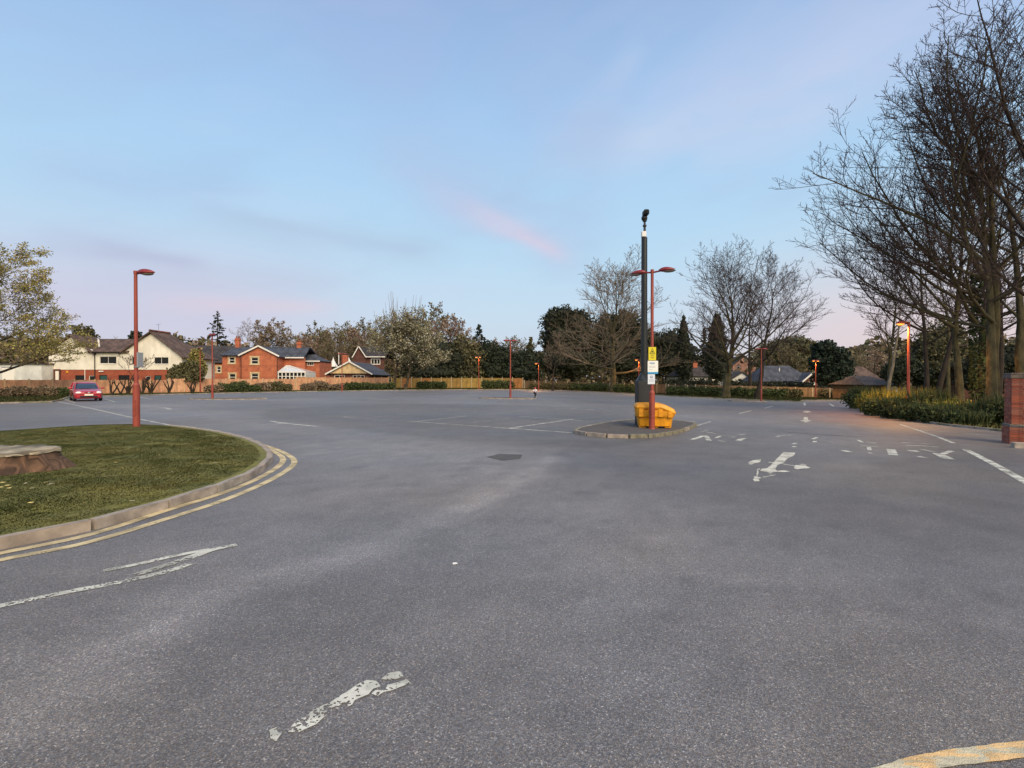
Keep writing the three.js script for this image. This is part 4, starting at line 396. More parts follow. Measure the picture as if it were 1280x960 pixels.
// right hand bungalows
function lowHouse(label, Z, x0, x1, eave, ridge, wallMat, roofMat, extra) { const xc = ((x0 + x1) / 2 - 640) / F * Z, [X, Y] = hp(Z, xc), g0 = gy(xc), g = thing('bungalow', label, 'bungalow', [xc, g0, -Z]); const y = p => Y(p) - g0; mesh('wall', boxUV(bx(X(x1) - X(x0), y(eave), 7, 0, y(eave) / 2, -3.6)), wallMat, g); const xa = X(x0) - .5, xb = X(x1) + .5, hr = (xb - xa) * .26; roofS(g, roofMat, [xa, y(eave), .3], [xb, y(eave), .3], [xb - hr, y(ridge), -3.6], [xa + hr, y(ridge), -3.6]); roofS(g, roofMat, [xb, y(eave), -7.5], [xa, y(eave), -7.5], [xa + hr, y(ridge), -3.61], [xb - hr, y(ridge), -3.61]); roofS(g, roofMat, [xa, y(eave), -7.5], [xa, y(eave), .3], [xa + hr, y(ridge), -3.59], [xa + hr, y(ridge), -3.62]); roofS(g, roofMat, [xb, y(eave), .3], [xb, y(eave), -7.5], [xb - hr, y(ridge), -3.62], [xb - hr, y(ridge), -3.59]); extra?.(g, X, y); return g; }
lowHouse('low dark roofed bungalow with chimneys behind the bare trunk', 108, 846, 900, 470.5, 457, M.greyWall, M.darkTile, (g, X, y) => { facade(g, [[X(887), 0], [X(906), 0], [X(906), y(470)], [X(896.5), y(464.5)], [X(887), y(470)]], [[X(890), X(902), y(474.5), y(470.6), { nx: 3, f: .14 }]], M.render, 1.5, 1.4, 'gable'); gableRoof(g, M.darkTile, X(885.5), X(907.5), X(896.5), y(471), y(463.6), 1.8, -3); for (const px of [875.5, 902]) { mesh('chimney', boxUV(bx(.9, 2, .8, X(px), y(459), -3.4)), M.brickWall, g); mesh('chimney_pot', cyl(.16, .13, .5, X(px), y(459) + 1, -3.4, 10), M.redTile, g); } for (let i = 0; i < 3; i++) windowPart(g, X(852 + i * 11), X(859 + i * 11), y(476), y(471.6), .03, { f: .12, nx: 2 }); });
lowHouse('low pale gabled bungalow between the bare trunks', 104, 912, 938, 471, 463, M.greyWall, M.darkTile, (g, X, y) => { facade(g, [[X(912), 0], [X(938), 0], [X(938), y(473)], [X(925), y(465)], [X(912), y(473)]], [[X(919), X(931), y(477), y(472.6), { nx: 2, f: .14 }]], M.greyWall, 1, .9, 'gable'); gableRoof(g, M.darkTile, X(910), X(940), X(925), y(474), y(464.4), 1.3, -3); });
lowHouse('bungalow with dark slate roof and white edged gable', 96, 950, 1015, 477, 456.5, M.greyWall, M.slate, (g, X, y) => { facade(g, [[X(999), 0], [X(1016), 0], [X(1016), y(475)], [X(1010), y(466)], [X(999), y(477)]], [[X(1004), X(1013), y(481), y(477), { nx: 2, f: .14 }]], M.darkBrick, 1.6, 1.5, 'gable'); gableRoof(g, M.slate, X(996), X(1020), X(1009.5), y(477.5), y(465.4), 1.9, -2.6); barge(g, M.upvc, [[X(996), y(477.2)], [X(1009.5), y(465.6)], [X(1020), y(477.2)]], 1.94, .26); mesh('roof_vent', cyl(.1, .1, .7, X(981), y(464), -2, 8), M.upvc, g); });
lowHouse('brown roofed bungalow beside the dark evergreen', 92, 1056, 1106, 478, 457.5, M.darkBrick, M.brownTile, (g, X, y) => { for (let i = 0; i < 3; i++) windowPart(g, X(1062 + i * 14), X(1070 + i * 14), y(484), y(479), .03, { f: .12, nx: 2 }); });
lowHouse('small brown shed roofed building behind the green bin', 66, 1084, 1118, 481, 470, M.boardsOld[0], M.darkTile, (g, X, y) => { mesh('door', bx(.9, 1.9, .06, X(1113), .95, .02), M.upvc, g); });
// brick house glimpsed through the trunks at the right
lowHouse('dark low building glimpsed between the big right hand trunks', 58, 1205, 1262, 458, 446, M.darkBrick, M.darkTile, (g, X, y) => { for (let i = 0; i < 3; i++) windowPart(g, X(1212 + i * 16), X(1219 + i * 16), y(468), y(461), .03, { f: .1, nx: 2 }); });
{ const Z = 140, xc = (928 - 640) / F * Z, [X, Y] = hp(Z, xc), g = thing('tall_pale_house', 'tall pale pink house far behind the bare trees', 'house', [xc, -.8, -Z]); facade(g, [[X(916), 0], [X(944), 0], [X(944), Y(452)], [X(930), Y(442)], [X(916), Y(452)]], [[X(921), X(925), Y(460), Y(454), { f: .15 }], [X(934), X(938), Y(460), Y(454), { f: .15 }]], speck([196, 150, 132], .2, .95, .4, .003)); gableRoof(g, M.darkTile, X(914), X(946), X(930), Y(453.4), Y(441), .3, -9); mesh('side_wall', bx(.3, Y(452), 8, X(916) + .15, Y(452) / 2, -4.4), M.greyWall, g); mesh('side_wall', bx(.3, Y(452), 8, X(944) - .15, Y(452) / 2, -4.4), M.greyWall, g); }

// ---------------------------------------------------------------- brick pillar
{ const c = G(1264, 555), t = thing('brick_pillar', 'square red brick gate pillar with grey coping', 'pillar', [c.x, gy(c.x), c.z], -33 * D); const W = .86, bh = .065, j = .01; const mats = [[134, 70, 52], [146, 78, 56], [120, 62, 48], [140, 86, 68], [126, 74, 60]].map(b => speck(b, .55, .95, 4, .004)); const dark = [speck([86, 80, 76], .5, .95, 4, .004), speck([104, 92, 82], .5, .95, 4, .004)]; const r = rng(31); const ox = W / 2, oz = -W / 2;
  function ringOf(w, y, name, ms, h = bh) { const L = (w - .1025) / 3, geo = boxUV(bx(L - j, h, .1025)); for (let s = 0; s < 4; s++) for (let k = 0; k < 3; k++) { const a = s * Math.PI / 2, lx = -w / 2 + L * (k + .5) + (0), lz = w / 2 - .05125; const m = mesh(name, geo, ms[Math.floor(r() * ms.length)], t, [ox + lx * Math.cos(a) + lz * Math.sin(a), y + h / 2, oz - lx * Math.sin(a) + lz * Math.cos(a)]); m.rotation.y = a; m.translateZ((r() - .5) * .005); } }
  mesh('mortar_core', boxUV(merge([bx(W - .03, 2.05, W - .03, ox, 1.025, oz), bx(W + .07, .6, W + .07, ox, .3, oz)])), speck([150, 138, 122], .4, 1, 3, .003), t);
  for (let i = 0; i < 8; i++) ringOf(W + .1 , i * .075, i == 7 ? 'plinth_course_brick' : 'plinth_brick', i == 7 ? dark : mats); for (let i = 0; i < 19; i++) ringOf(W, .62 + i * .075, 'brick', mats); for (let i = 0; i < 1; i++) ringOf(W + .05, 2.05, 'coping_brick', dark, .11); mesh('coping_top', boxUV(merge([rbx(W + .03, .05, W + .03, .015, ox, 2.185, oz)])), dark[1], t); }
{ const p = G(1276, 560); single('kerb_block', 'short pale kerb stone lying beside the brick pillar', 'kerb stone', boxUV(rbx(1.1, .2, .2, .02, .35, .06, 0)), M.kerb2, [p.x, gy(p.x), p.z], -.3); }
// green bin behind the bed
{ const p = onG(1090, 41), t = thing('green_bin', 'dark green lidded bin standing behind the flowering shrubs', 'bin', [p.x, gy(p.x) + .09, p.z], .2); const gm = std({ color: srgb(30, 74, 60), roughness: .45 }); mesh('body', rbx(.92, 1.0, .7, .04, 0, .58, 0), gm, t); mesh('lid', rbx(1.0, .12, .78, .04, 0, 1.15, 0), std({ color: srgb(38, 92, 76), roughness: .4 }), t); for (const x of [-.35, .35]) mesh('wheel', new THREE.CylinderGeometry(.1, .1, .06, 14).rotateZ(Math.PI / 2).translate(x, .1, .25), M.rubber, t); mesh('handle', bar([-.4, 1.1, -.42], [.4, 1.1, -.42], .02), gm, t); }
{ const p = onG(1165, 43), t = thing('park_bench', 'weathered grey bench under the big bare trees', 'bench', [p.x, gy(p.x) + .09, p.z], -.4); for (let i = 0; i < 3; i++) mesh('seat_slat', rbx(1.5, .04, .12, .01, 0, .45, -.14 + i * .14), M.boardsOld[0], t); for (let i = 0; i < 3; i++) mesh('back_slat', rbx(1.5, .1, .03, .01, 0, .6 + i * .14, -.24), M.boardsOld[0], t); for (const x of [-.65, .65]) { mesh('leg', bx(.07, .45, .07, x, .22, .15), M.boardsOld[1], t); mesh('leg', bx(.07, .95, .07, x, .47, -.28), M.boardsOld[1], t); } }

// ---------------------------------------------------------------- red car
{ const p = G(111, 501.6); const hd = 45 * D, back = 2.0; const t = thing('red_car', 'red hatchback parked nose out beside the left verge', 'car', [p.x - Math.sin(hd) * back, gy(p.x), p.z - Math.cos(hd) * back], hd);
  const paintM = new THREE.MeshPhysicalMaterial({ color: rgb(.42, .01, .022), roughness: .4, clearcoat: 1, clearcoatRoughness: .06 });
  const st = [[2.06, .62, .34, .62], [2.02, .72, .24, .70], [1.9, .81, .2, .76], [1.6, .86, .19, .82], [1.2, .875, .19, .88], [.85, .88, .19, .93], [.3, .88, .19, .945], [-.5, .88, .19, .955], [-1.2, .875, .2, .965], [-1.75, .85, .22, .97], [-2.0, .80, .28, .95], [-2.12, .70, .36, .88]];
  const pos = [], idx = []; const prof = (hw, yb, yt) => { const R = [[hw * .88, yb], [hw * .96, yb + .05], [hw * .99, yb + .2], [hw, lerp(yb, yt, .55)], [hw * .985, lerp(yb, yt, .78)], [hw * .95, yt - .05], [hw * .88, yt], [hw * .5, yt + .022], [0, yt + .03]]; return [...R, ...R.slice(0, -1).reverse().map(([x, y]) => [-x, y])]; }; const n = prof(1, 0, 1).length; st.forEach(([z, hw, yb, yt]) => prof(hw, yb, yt).forEach(([x, y]) => pos.push(x, y, z))); for (let l = 0; l < st.length - 1; l++) for (let i = 0; i < n; i++) { const a = l * n + i, b = l * n + (i + 1) % n; idx.push(a, b, a + n, b, b + n, a + n); } for (const [l, f] of [[0, 0], [st.length - 1, 1]]) { const c = pos.length / 3; pos.push(0, (st[l][2] + st[l][3]) / 2, st[l][0]); for (let i = 0; i < n; i++) { const a = l * n + i, b = l * n + (i + 1) % n; f ? idx.push(c, a, b) : idx.push(c, b, a); } }
  let bg = new THREE.BufferGeometry(); bg.setAttribute('position', new THREE.Float32BufferAttribute(pos, 3)); bg.setIndex(idx); bg.computeVertexNormals(); bg.setAttribute('uv', new THREE.BufferAttribute(new Float32Array(pos.length / 3 * 2), 2));
  let body = new Brush(bg, paintM); body.updateMatrixWorld(); const ev = new Evaluator(); ev.useGroups = false; for (const z of [1.28, -1.27]) for (const s of [-1, 1]) { const c = new Brush(new THREE.CylinderGeometry(.345, .345, .5, 28).rotateZ(Math.PI / 2).translate(s * .86, .3, z), paintM); c.updateMatrixWorld(); body = ev.evaluate(body, c, SUBTRACTION); } mesh('body', body.geometry, paintM, t);
  const ring = (secs, mat, name, parent = t) => { const pp = [], ii = [], m = 32; secs.forEach(([y, zf, zb, hw]) => { for (let i = 0; i < m; i++) { const a = i / m * 6.2832, c = Math.cos(a), s = Math.sin(a), k = Math.pow(Math.pow(Math.abs(c), 5) + Math.pow(Math.abs(s), 5), -.2); pp.push(c * k * hw, y, (zf + zb) / 2 + s * k * (zf - zb) / 2); } }); for (let l = 0; l < secs.length - 1; l++) for (let i = 0; i < m; i++) { const a = l * m + i, b = l * m + (i + 1) % m; ii.push(a, a + m, b, b, a + m, b + m); } const c = pp.length / 3, L = secs.length - 1; pp.push(0, secs[L][0] + .01, (secs[L][1] + secs[L][2]) / 2); for (let i = 0; i < m; i++) ii.push(c, L * m + (i + 1) % m, L * m + i); const g = new THREE.BufferGeometry(); g.setAttribute('position', new THREE.Float32BufferAttribute(pp, 3)); g.setIndex(ii); g.computeVertexNormals(); return mesh(name, g, mat, parent); };
  ring([[.9, 1.06, -1.95, .80], [1.05, .78, -1.84, .765], [1.2, .5, -1.7, .715], [1.38, .18, -1.5, .64]], M.carGlass ??= std({ color: rgb(.03, .05, .075), roughness: .05 }), 'window_glass'); ring([[1.36, .22, -1.56, .65], [1.4, .16, -1.54, .63], [1.44, .02, -1.46, .58], [1.475, -.25, -1.2, .45]], paintM, 'roof');
  for (const s of [-1, 1]) { mesh('pillar', bar([s * .75, .9, .98], [s * .60, 1.4, .16], .04, .035, 8), paintM, t); mesh('pillar', bar([s * .8, .9, -.35], [s * .65, 1.4, -.4], .045, .04, 8), paintM, t); mesh('pillar', bar([s * .78, .9, -1.7], [s * .61, 1.4, -1.4], .11, .09, 8), paintM, t); const hl = mesh('headlight', new THREE.SphereGeometry(1, 16, 10).scale(.21, .095, .13).translate(s * .57, .655, 1.94), M.headlamp ??= std({ color: srgb(236, 232, 226), roughness: .15 }), t); mesh('reflector', new THREE.TorusGeometry(.05, .014, 8, 18).translate(s * .58, .64, 2.015), M.galv, hl); const mr = mesh('wing_mirror', rbx(.2, .13, .1, .04, s * .98, 1.0, .72), paintM, t); mesh('mirror_arm', bar([s * .84, .95, .72], [s * .95, .98, .72], .025), M.black, mr); mesh('tail_light', rbx(.16, .3, .06, .03, s * .72, .8, -2.02), std({ color: srgb(150, 16, 20), roughness: .3 }), t); for (const z of [1.28, -1.27]) { const w = mesh('wheel', new THREE.TorusGeometry(.245, .075, 10, 28).rotateY(Math.PI / 2).scale(1.35, 1, 1), M.rubber, t, [s * .77, .315, z]); mesh('rim', merge([new THREE.CylinderGeometry(.2, .2, .05, 20).rotateZ(Math.PI / 2).translate(s * .06, 0, 0), ...[0, 1, 2, 3, 4].map(k => bx(.02, .19, .05, s * .09, .1, 0).rotateX(k * 1.2566))]), M.galv, w); } mesh('door_seam', bx(.004, .6, .012, s * .884, .6, .82), M.black, t); mesh('door_handle', rbx(.03, .03, .16, .01, s * .885, .82, -.1), paintM, t); }
  mesh('grille', merge([rbx(.52, .06, .04, .015, 0, .655, 2.05), rbx(1.06, .13, .05, .03, 0, .36, 2.045)]), M.black, t); mesh('number_plate', rbx(.52, .11, .015, .005, 0, .49, 2.1), M.headPlate ??= std({ color: srgb(240, 232, 214), roughness: .5 }), t); mesh('badge', new THREE.CylinderGeometry(.065, .065, .02, 20).rotateX(Math.PI / 2).translate(0, .665, 2.08), M.chrome ??= std({ color: srgb(220, 220, 222), metalness: .9, roughness: .2 }), t); mesh('wiper', bar([-.5, .96, .97], [.2, 1.0, .93], .01), M.black, t); mesh('bumper', rbx(1.36, .08, .1, .035, 0, .565, 2.03), paintM, t); }

// ---------------------------------------------------------------- child on a small bicycle
function sdfGeo(bones, cell, k) { const lo = V(1e9, 1e9, 1e9), hi = V(-1e9, -1e9, -1e9); for (const [a, b, ra, rb] of bones) { const r = Math.max(ra, rb) + k; lo.min(V(a[0] - r, a[1] - r, a[2] - r)).min(V(b[0] - r, b[1] - r, b[2] - r)); hi.max(V(a[0] + r, a[1] + r, a[2] + r)).max(V(b[0] + r, b[1] + r, b[2] + r)); } const c = lo.clone().add(hi).multiplyScalar(.5), ext = Math.max(hi.x - lo.x, hi.y - lo.y, hi.z - lo.z) / 2 + cell * 3, res = Math.ceil(2 * ext / cell), mc = new MarchingCubes(res, M.black, false, false, 120000); mc.isolation = 0; const half = res / 2; let o = 0; for (let z = 0; z < res; z++) for (let y = 0; y < res; y++) for (let x = 0; x < res; x++, o++) { const px = c.x + (x - half) / half * ext, py = c.y + (y - half) / half * ext, pz = c.z + (z - half) / half * ext; let d = 1e3; for (const [a, b, ra, rb] of bones) { const ex = b[0] - a[0], ey = b[1] - a[1], ez = b[2] - a[2], t = clamp(((px - a[0]) * ex + (py - a[1]) * ey + (pz - a[2]) * ez) / (ex * ex + ey * ey + ez * ez + 1e-9)); const q = Math.hypot(px - a[0] - ex * t, py - a[1] - ey * t, pz - a[2] - ez * t) - lerp(ra, rb, t); const h = Math.max(k - Math.abs(d - q), 0) / k; d = Math.min(d, q) - h * h * k * .25; } mc.field[o] = -d; } mc.update(); const g = new THREE.BufferGeometry(), N = mc.count ?? 0; const P = new Float32Array(N * 3), Q = new Float32Array(N * 3); for (let i = 0; i < N; i++) { for (let q = 0; q < 3; q++) { P[i * 3 + q] = mc.positionArray[i * 3 + q] * ext + [c.x, c.y, c.z][q]; Q[i * 3 + q] = mc.normalArray[i * 3 + q]; } } g.setAttribute('position', new THREE.BufferAttribute(P, 3)); g.setAttribute('normal', new THREE.BufferAttribute(Q, 3)); return g; }
{ const p = G(669, 497.7), yaw = -.12; const bk = thing('childs_bicycle', 'small dark bicycle ridden by the child', 'bicycle', [p.x, gy(p.x), p.z - .3], yaw);
  for (const z of [.33, -.33]) { const w = mesh('wheel', new THREE.TorusGeometry(.155, .022, 10, 30).rotateY(Math.PI / 2), M.rubber, bk, [0, .177, z]); mesh('rim', new THREE.TorusGeometry(.132, .008, 6, 28).rotateY(Math.PI / 2), M.galv, w); mesh('spokes', merge(Array.from({ length: 12 }, (_, i) => bar([0, 0, 0], [0, .13 * Math.sin(i * .5236), .13 * Math.cos(i * .5236)], .002, .002, 4))), M.galv, w); }
  const fm = std({ color: srgb(52, 46, 60), roughness: .4 }); mesh('frame', merge([bar([0, .42, -.14], [0, .2, -.04], .014), bar([0, .4, .2], [0, .2, -.04], .016), bar([0, .38, -.12], [0, .44, .19], .014), bar([.03, .177, -.33], [.02, .38, -.13], .008), bar([-.03, .177, -.33], [-.02, .38, -.13], .008), bar([.03, .177, -.33], [.02, .2, -.04], .008), bar([-.03, .177, -.33], [-.02, .2, -.04], .008)]), fm, bk); mesh('fork', merge([bar([.03, .177, .33], [.03, .38, .23], .009), bar([-.03, .177, .33], [-.03, .38, .23], .009), bar([-.03, .38, .23], [.03, .38, .23], .012), bar([0, .36, .235], [0, .54, .18], .013)]), fm, bk); mesh('handlebar', tubeG([[-.2, .585, .15], [-.1, .6, .18], [0, .54, .19], [.1, .6, .18], [.2, .585, .15]], .01, 8), M.galv, bk); mesh('saddle', rbx(.1, .04, .18, .018, 0, .455, -.15), M.black, bk); mesh('crank', merge([new THREE.CylinderGeometry(.05, .05, .012, 18).rotateZ(Math.PI / 2).translate(.03, .2, -.04), bar([.045, .2, -.04], [.045, .11, -.0], .008), bar([-.045, .2, -.04], [-.045, .29, -.08], .008)]), M.galv, bk); for (const [s, y, z] of [[1, .11, 0], [-1, .29, -.08]]) mesh('pedal', rbx(.08, .018, .06, .006, s * .085, y, z), M.black, bk);
  const t = thing('person', 'child in white top and red helmet riding a small bicycle', 'person', [p.x, gy(p.x), p.z - .3], yaw);
  const legs = [[[.05, .5, -.13], [.075, .42, .1], .056, .046], [[.075, .42, .1], [.085, .17, .0], .046, .032], [[-.05, .5, -.13], [-.08, .53, .1], .056, .046], [[-.08, .53, .1], [-.085, .345, -.06], .046, .032]], feet = [[[.085, .145, -.03], [.088, .135, .07], .03, .024], [[-.085, .325, -.09], [-.088, .315, .01], .03, .024]]; const torso = [[[0, .5, -.13], [0, .62, -.1], .082, .08], [[0, .62, -.1], [0, .74, -.06], .08, .085], [[-.085, .755, -.06], [.085, .755, -.06], .042, .042]], arms = [-1, 1].flatMap(s => [[[s * .1, .755, -.055], [s * .17, .66, .04], .036, .03], [[s * .17, .66, .04], [s * .17, .605, .13], .029, .022]]); const head = [[[0, .76, -.05], [0, .83, -.03], .034, .034], [[0, .89, -.025], [0, .905, -.02], .082, .08], [[0, .855, .0], [0, .845, .025], .05, .036], [[0, .872, .06], [0, .866, .073], .01, .012], [[-.08, .87, -.02], [-.086, .88, -.025], .013, .014], [[.08, .87, -.02], [.086, .88, -.025], .013, .014]]; const skin = std({ color: srgb(206, 158, 132), roughness: .6 });
  const hand = s => { const b = [[[s * .17, .602, .135], [s * .165, .605, .155], .022, .02]]; for (let f = 0; f < 4; f++) { const x = s * (.195 - f * .015), L = [.9, 1, .95, .8][f]; b.push([[x, .606, .155], [x, .612, .155 + .022 * L], .008, .007], [[x, .612, .155 + .022 * L], [x, .59, .163 + .016 * L], .007, .006], [[x, .59, .163 + .016 * L], [x, .574, .158], .006, .006]); } b.push([[s * .155, .6, .14], [s * .143, .585, .155], .009, .008], [[s * .143, .585, .155], [s * .15, .573, .165], .008, .007]); return b; };
  mesh('body', merge([sdfGeo([...torso, ...arms, ...legs, ...feet, ...head], .011, .03), sdfGeo(hand(1), .003, .004), sdfGeo(hand(-1), .003, .004)]), skin, t); const grow = (b, d) => b.map(([a, c, r, q]) => [a, c, r + d, q + d]); mesh('white_top', sdfGeo(grow([...torso, ...arms.filter((_, i) => i % 2 == 0)], .012), .011, .03), std({ color: srgb(226, 220, 226), roughness: .9 }), t); mesh('dark_trousers', sdfGeo(grow([[[0, .5, -.13], [0, .54, -.125], .082, .08], ...legs], .01), .011, .03), std({ color: srgb(52, 40, 48), roughness: .9 }), t); for (const f of feet) mesh('shoe', sdfGeo(grow([f], .01), .008, .01), M.white, t); mesh('helmet', (() => { const g = new THREE.SphereGeometry(.112, 24, 12, 0, 6.2832, 0, 1.75).scale(.95, .9, 1.15); g.translate(0, .905, -.03); return g; })(), std({ color: srgb(176, 44, 48), roughness: .35 }), t); mesh('hair', new THREE.SphereGeometry(.09, 16, 10, 0, 6.2832, 0, 2.2).scale(1, 1, .8).translate(0, .885, -.055), std({ color: srgb(70, 48, 34), roughness: .9 }), t); for (const s of [-1, 1]) mesh('eye', new THREE.SphereGeometry(.009, 8, 6).translate(s * .03, .886, .052), M.black, t); mesh('mouth', rbx(.032, .006, .006, .002, 0, .842, .058), std({ color: srgb(150, 84, 80) }), t); }
// ---------------------------------------------------------------- trees
class TW { constructor() { this.p = []; this.n = []; this.u = []; this.i = []; }
  tube(pts, rad, sides) { const base = this.p.length / 3, N = pts.length; let up = V(0.31, .2, .93); for (let k = 0; k < N; k++) { const a = pts[Math.max(0, k - 1)], b = pts[Math.min(N - 1, k + 1)]; const d = b.clone().sub(a).normalize(); const s = d.clone().cross(Math.abs(d.dot(up)) > .95 ? V(1, 0, 0) : up).normalize(), q = d.clone().cross(s); for (let j = 0; j < sides; j++) { const t = j / sides * 6.2832, c = Math.cos(t), e = Math.sin(t); const nx = s.x * c + q.x * e, ny = s.y * c + q.y * e, nz = s.z * c + q.z * e; this.p.push(pts[k].x + nx * rad[k], pts[k].y + ny * rad[k], pts[k].z + nz * rad[k]); this.n.push(nx, ny, nz); this.u.push(j / sides * 2, pts[k].y); if (k < N - 1) { const w = base + k * sides + j, x = base + k * sides + (j + 1) % sides; this.i.push(w, x, w + sides, x, x + sides, w + sides); } } } }
  geo() { const g = new THREE.BufferGeometry(); g.setAttribute('position', new THREE.Float32BufferAttribute(this.p, 3)); g.setAttribute('normal', new THREE.Float32BufferAttribute(this.n, 3)); g.setAttribute('uv', new THREE.Float32BufferAttribute(this.u, 2)); g.setIndex(this.i); return g; } }
// o: h height, r trunk radius, bole fraction, limbs, seed, spread (limb angle), counts per level, up tropism, tipR
function grow(o) { const r = rng(o.seed), limbs = new TW(), twigs = new TW(), tips = [], trunks = []; const cnt = o.counts ?? [12, 7, 6, 5], maxL = cnt.length; const ratio = o.ratio ?? [.62, .55, .5, .45, .42], tipR = o.tipR ?? .008, up = o.up ?? [.02, .05, .06, .08, .1], wig = o.wig ?? .16;
  function branch(p, d, len, rad, L, bare) { const n = L == maxL ? 1 : [9, 8, 5, 3, 2][L] ?? 2, pts = [p.clone()], rs = [rad], ds = [d.clone()]; let q = p.clone(), v = d.clone(); const end = L == maxL ? tipR * .7 : Math.max(tipR, rad * (L == 0 ? .09 : .2)); for (let k = 1; k <= n; k++) { const wg = L == 0 ? wig * .5 : wig; v.add(V((r() - .5) * wg * 2, (r() - .5) * wg * 1.2 + (up[L] ?? .06), (r() - .5) * wg * 2)).normalize(); q = q.clone().addScaledVector(v, len / n); pts.push(q); rs.push(lerp(rad, end, Math.pow(k / n, .85))); ds.push(v.clone()); } if (L == 0) trunks.push(pts); (L <= 1 ? limbs : twigs).tube(pts, rs, L == 0 ? 10 : L == 1 ? 6 : L == 2 ? 4 : 3); if (L == 0 && o.flare !== 0) limbs.tube([p.clone().add(V(0, -.1, 0)), p.clone().add(V(0, .25, 0)), p.clone().add(V(0, .9, 0))], [rad * 1.45, rad * 1.18, rad * .98], 10);
    if (L == maxL) { tips.push([q, v]); return; } const c = Math.round(cnt[L] * (.8 + .4 * r()) * (L == 1 ? clamp(len / (o.h * .3), .8, 1.35) : 1)); let az = r() * 6.28; for (let k = 0; k < c; k++) { const t = L == 0 ? lerp(o.bole ?? .3, 1, Math.pow((k + .5) / c, .85)) : lerp(bare ?? .18, 1, (k + r() * .8) / c), f = Math.min(n - .001, t * n), i = Math.floor(f), w = f - i, s = pts[i].clone().lerp(pts[i + 1], w), rr = lerp(rs[i], rs[i + 1], w), dd = ds[Math.min(n, i + 1)].clone(); az += 2.4 + (r() - .5) * .9; const ang = L == 0 ? lerp(o.a0 ?? 1.15, o.a1 ?? .5, (t - (o.bole ?? .3)) / (1 - (o.bole ?? .3))) * (.85 + .3 * r()) : (o.ang ?? .75) * (.7 + .6 * r()); let ax = dd.clone().cross(V(Math.cos(az), .13, Math.sin(az))).normalize(); dd.applyAxisAngle(ax, ang); if (o.bias && L == 0) dd.add(V(...o.bias)).normalize(); if (L > 0 && dd.y < -.25) dd.y *= .3, dd.normalize(); const shape = L == 0 ? (o.shape ? o.shape(t) : lerp(1.05, .5, t)) : lerp(1, .5, t); const l2 = (L == 0 ? o.h * (o.limb ?? .5) : len * (ratio[L] ?? .5)) * shape * (.75 + .5 * r()); branch(s, dd, l2, Math.max(tipR, Math.min(rr * .8, rr * (L == 0 ? .55 : .62))), L + 1); } if (L > 0) tips.push([q, v]); }
  const stems = o.stems ?? [[0, 0, 0]]; for (const [sx, sz, lean] of stems) branch(V(sx, 0, sz), V(Math.sign(sx || 1) * (lean || 0) + (o.lean?.[0] ?? 0), 1, (o.lean?.[1] ?? 0)).normalize(), o.h * (o.trunk ?? .8), o.r * (stems.length > 1 ? .8 + .3 * r() : 1), 0);
  for (const [y0, dx, dy, dz, rr] of o.arms ?? []) { const T = trunks[0]; let q = 1; while (q < T.length - 1 && T[q].y < y0) q++; const s = T[q - 1].clone().lerp(T[q], clamp((y0 - T[q - 1].y) / (T[q].y - T[q - 1].y))), d = V(dx, dy, dz), l = d.length(); branch(s, d.normalize(), l * 1.06, rr ?? o.r * .42, 1, .28); }
  return { limbs: limbs.geo(), twigs: twigs.geo(), tips }; }
function leafGeo(items) { // items: [x,y,z,size,r,g,b,seedval]
  const n = items.length, pos = new Float32Array(n * 12), col = new Float32Array(n * 12), idx = new Uint32Array(n * 6), nor = new Float32Array(n * 12); const r = rng(n + 5); items.forEach(([x, y, z, s, a, b, c], i) => { const th = r() * 6.2832, ph = Math.acos(2 * r() - 1), u = V(Math.sin(ph) * Math.cos(th), Math.cos(ph), Math.sin(ph) * Math.sin(th)), w = V(r() - .5, r() - .5, r() - .5).cross(u).normalize(), m = u.clone().cross(w); const k = .42; const P = [[u, s * .6, w, 0], [u, 0, w, s * k], [u, -s * .6, w, 0], [u, 0, w, -s * k]]; P.forEach(([e, p, f, q], j) => { const o = i * 12 + j * 3; pos[o] = x + e.x * p + f.x * q; pos[o + 1] = y + e.y * p + f.y * q; pos[o + 2] = z + e.z * p + f.z * q; nor[o] = m.x; nor[o + 1] = m.y; nor[o + 2] = m.z; col[o] = a; col[o + 1] = b; col[o + 2] = c; }); idx.set([i * 4, i * 4 + 1, i * 4 + 2, i * 4, i * 4 + 2, i * 4 + 3], i * 6); }); const g = new THREE.BufferGeometry(); g.setAttribute('position', new THREE.BufferAttribute(pos, 3)); g.setAttribute('normal', new THREE.BufferAttribute(nor, 3)); g.setAttribute('color', new THREE.BufferAttribute(col, 3)); g.setIndex(new THREE.BufferAttribute(idx, 1)); return g; }
const palette = (cols) => (r) => { const i = Math.floor(r() * cols.length), j = Math.floor(r() * cols.length), t = r(), k = .75 + .5 * r(); return [0, 1, 2].map(q => lerp(cols[i][q], cols[j][q], t) * k); };
const PAL = { bud: palette([[.2, .19, .045], [.3, .26, .08], [.13, .14, .03], [.3, .22, .09]]), ever: palette([[.018, .03, .012], [.026, .036, .014], [.014, .024, .013]]), yew: palette([[.024, .03, .013], [.035, .036, .016], [.018, .024, .011]]), olive: palette([[.1, .095, .04], [.13, .11, .05], [.075, .075, .03]]), blossom: palette([[.3, .28, .19], [.2, .19, .1], [.11, .11, .045], [.36, .34, .26]]), hedge: palette([[.05, .075, .018], [.07, .09, .022], [.035, .055, .016]]), brownish: palette([[.2, .14, .09], [.15, .115, .07], [.23, .17, .11]]), cedar: palette([[.012, .028, .016], [.02, .036, .02]]), yellow: palette([[.3, .25, .035], [.18, .18, .03], [.09, .11, .02], [.34, .28, .035]]), bed: palette([[.035, .055, .012], [.05, .065, .014], [.025, .04, .01], [.07, .07, .016]]) };  // yellow holds flower colour plus lamp glow painted onto the bed shrubs
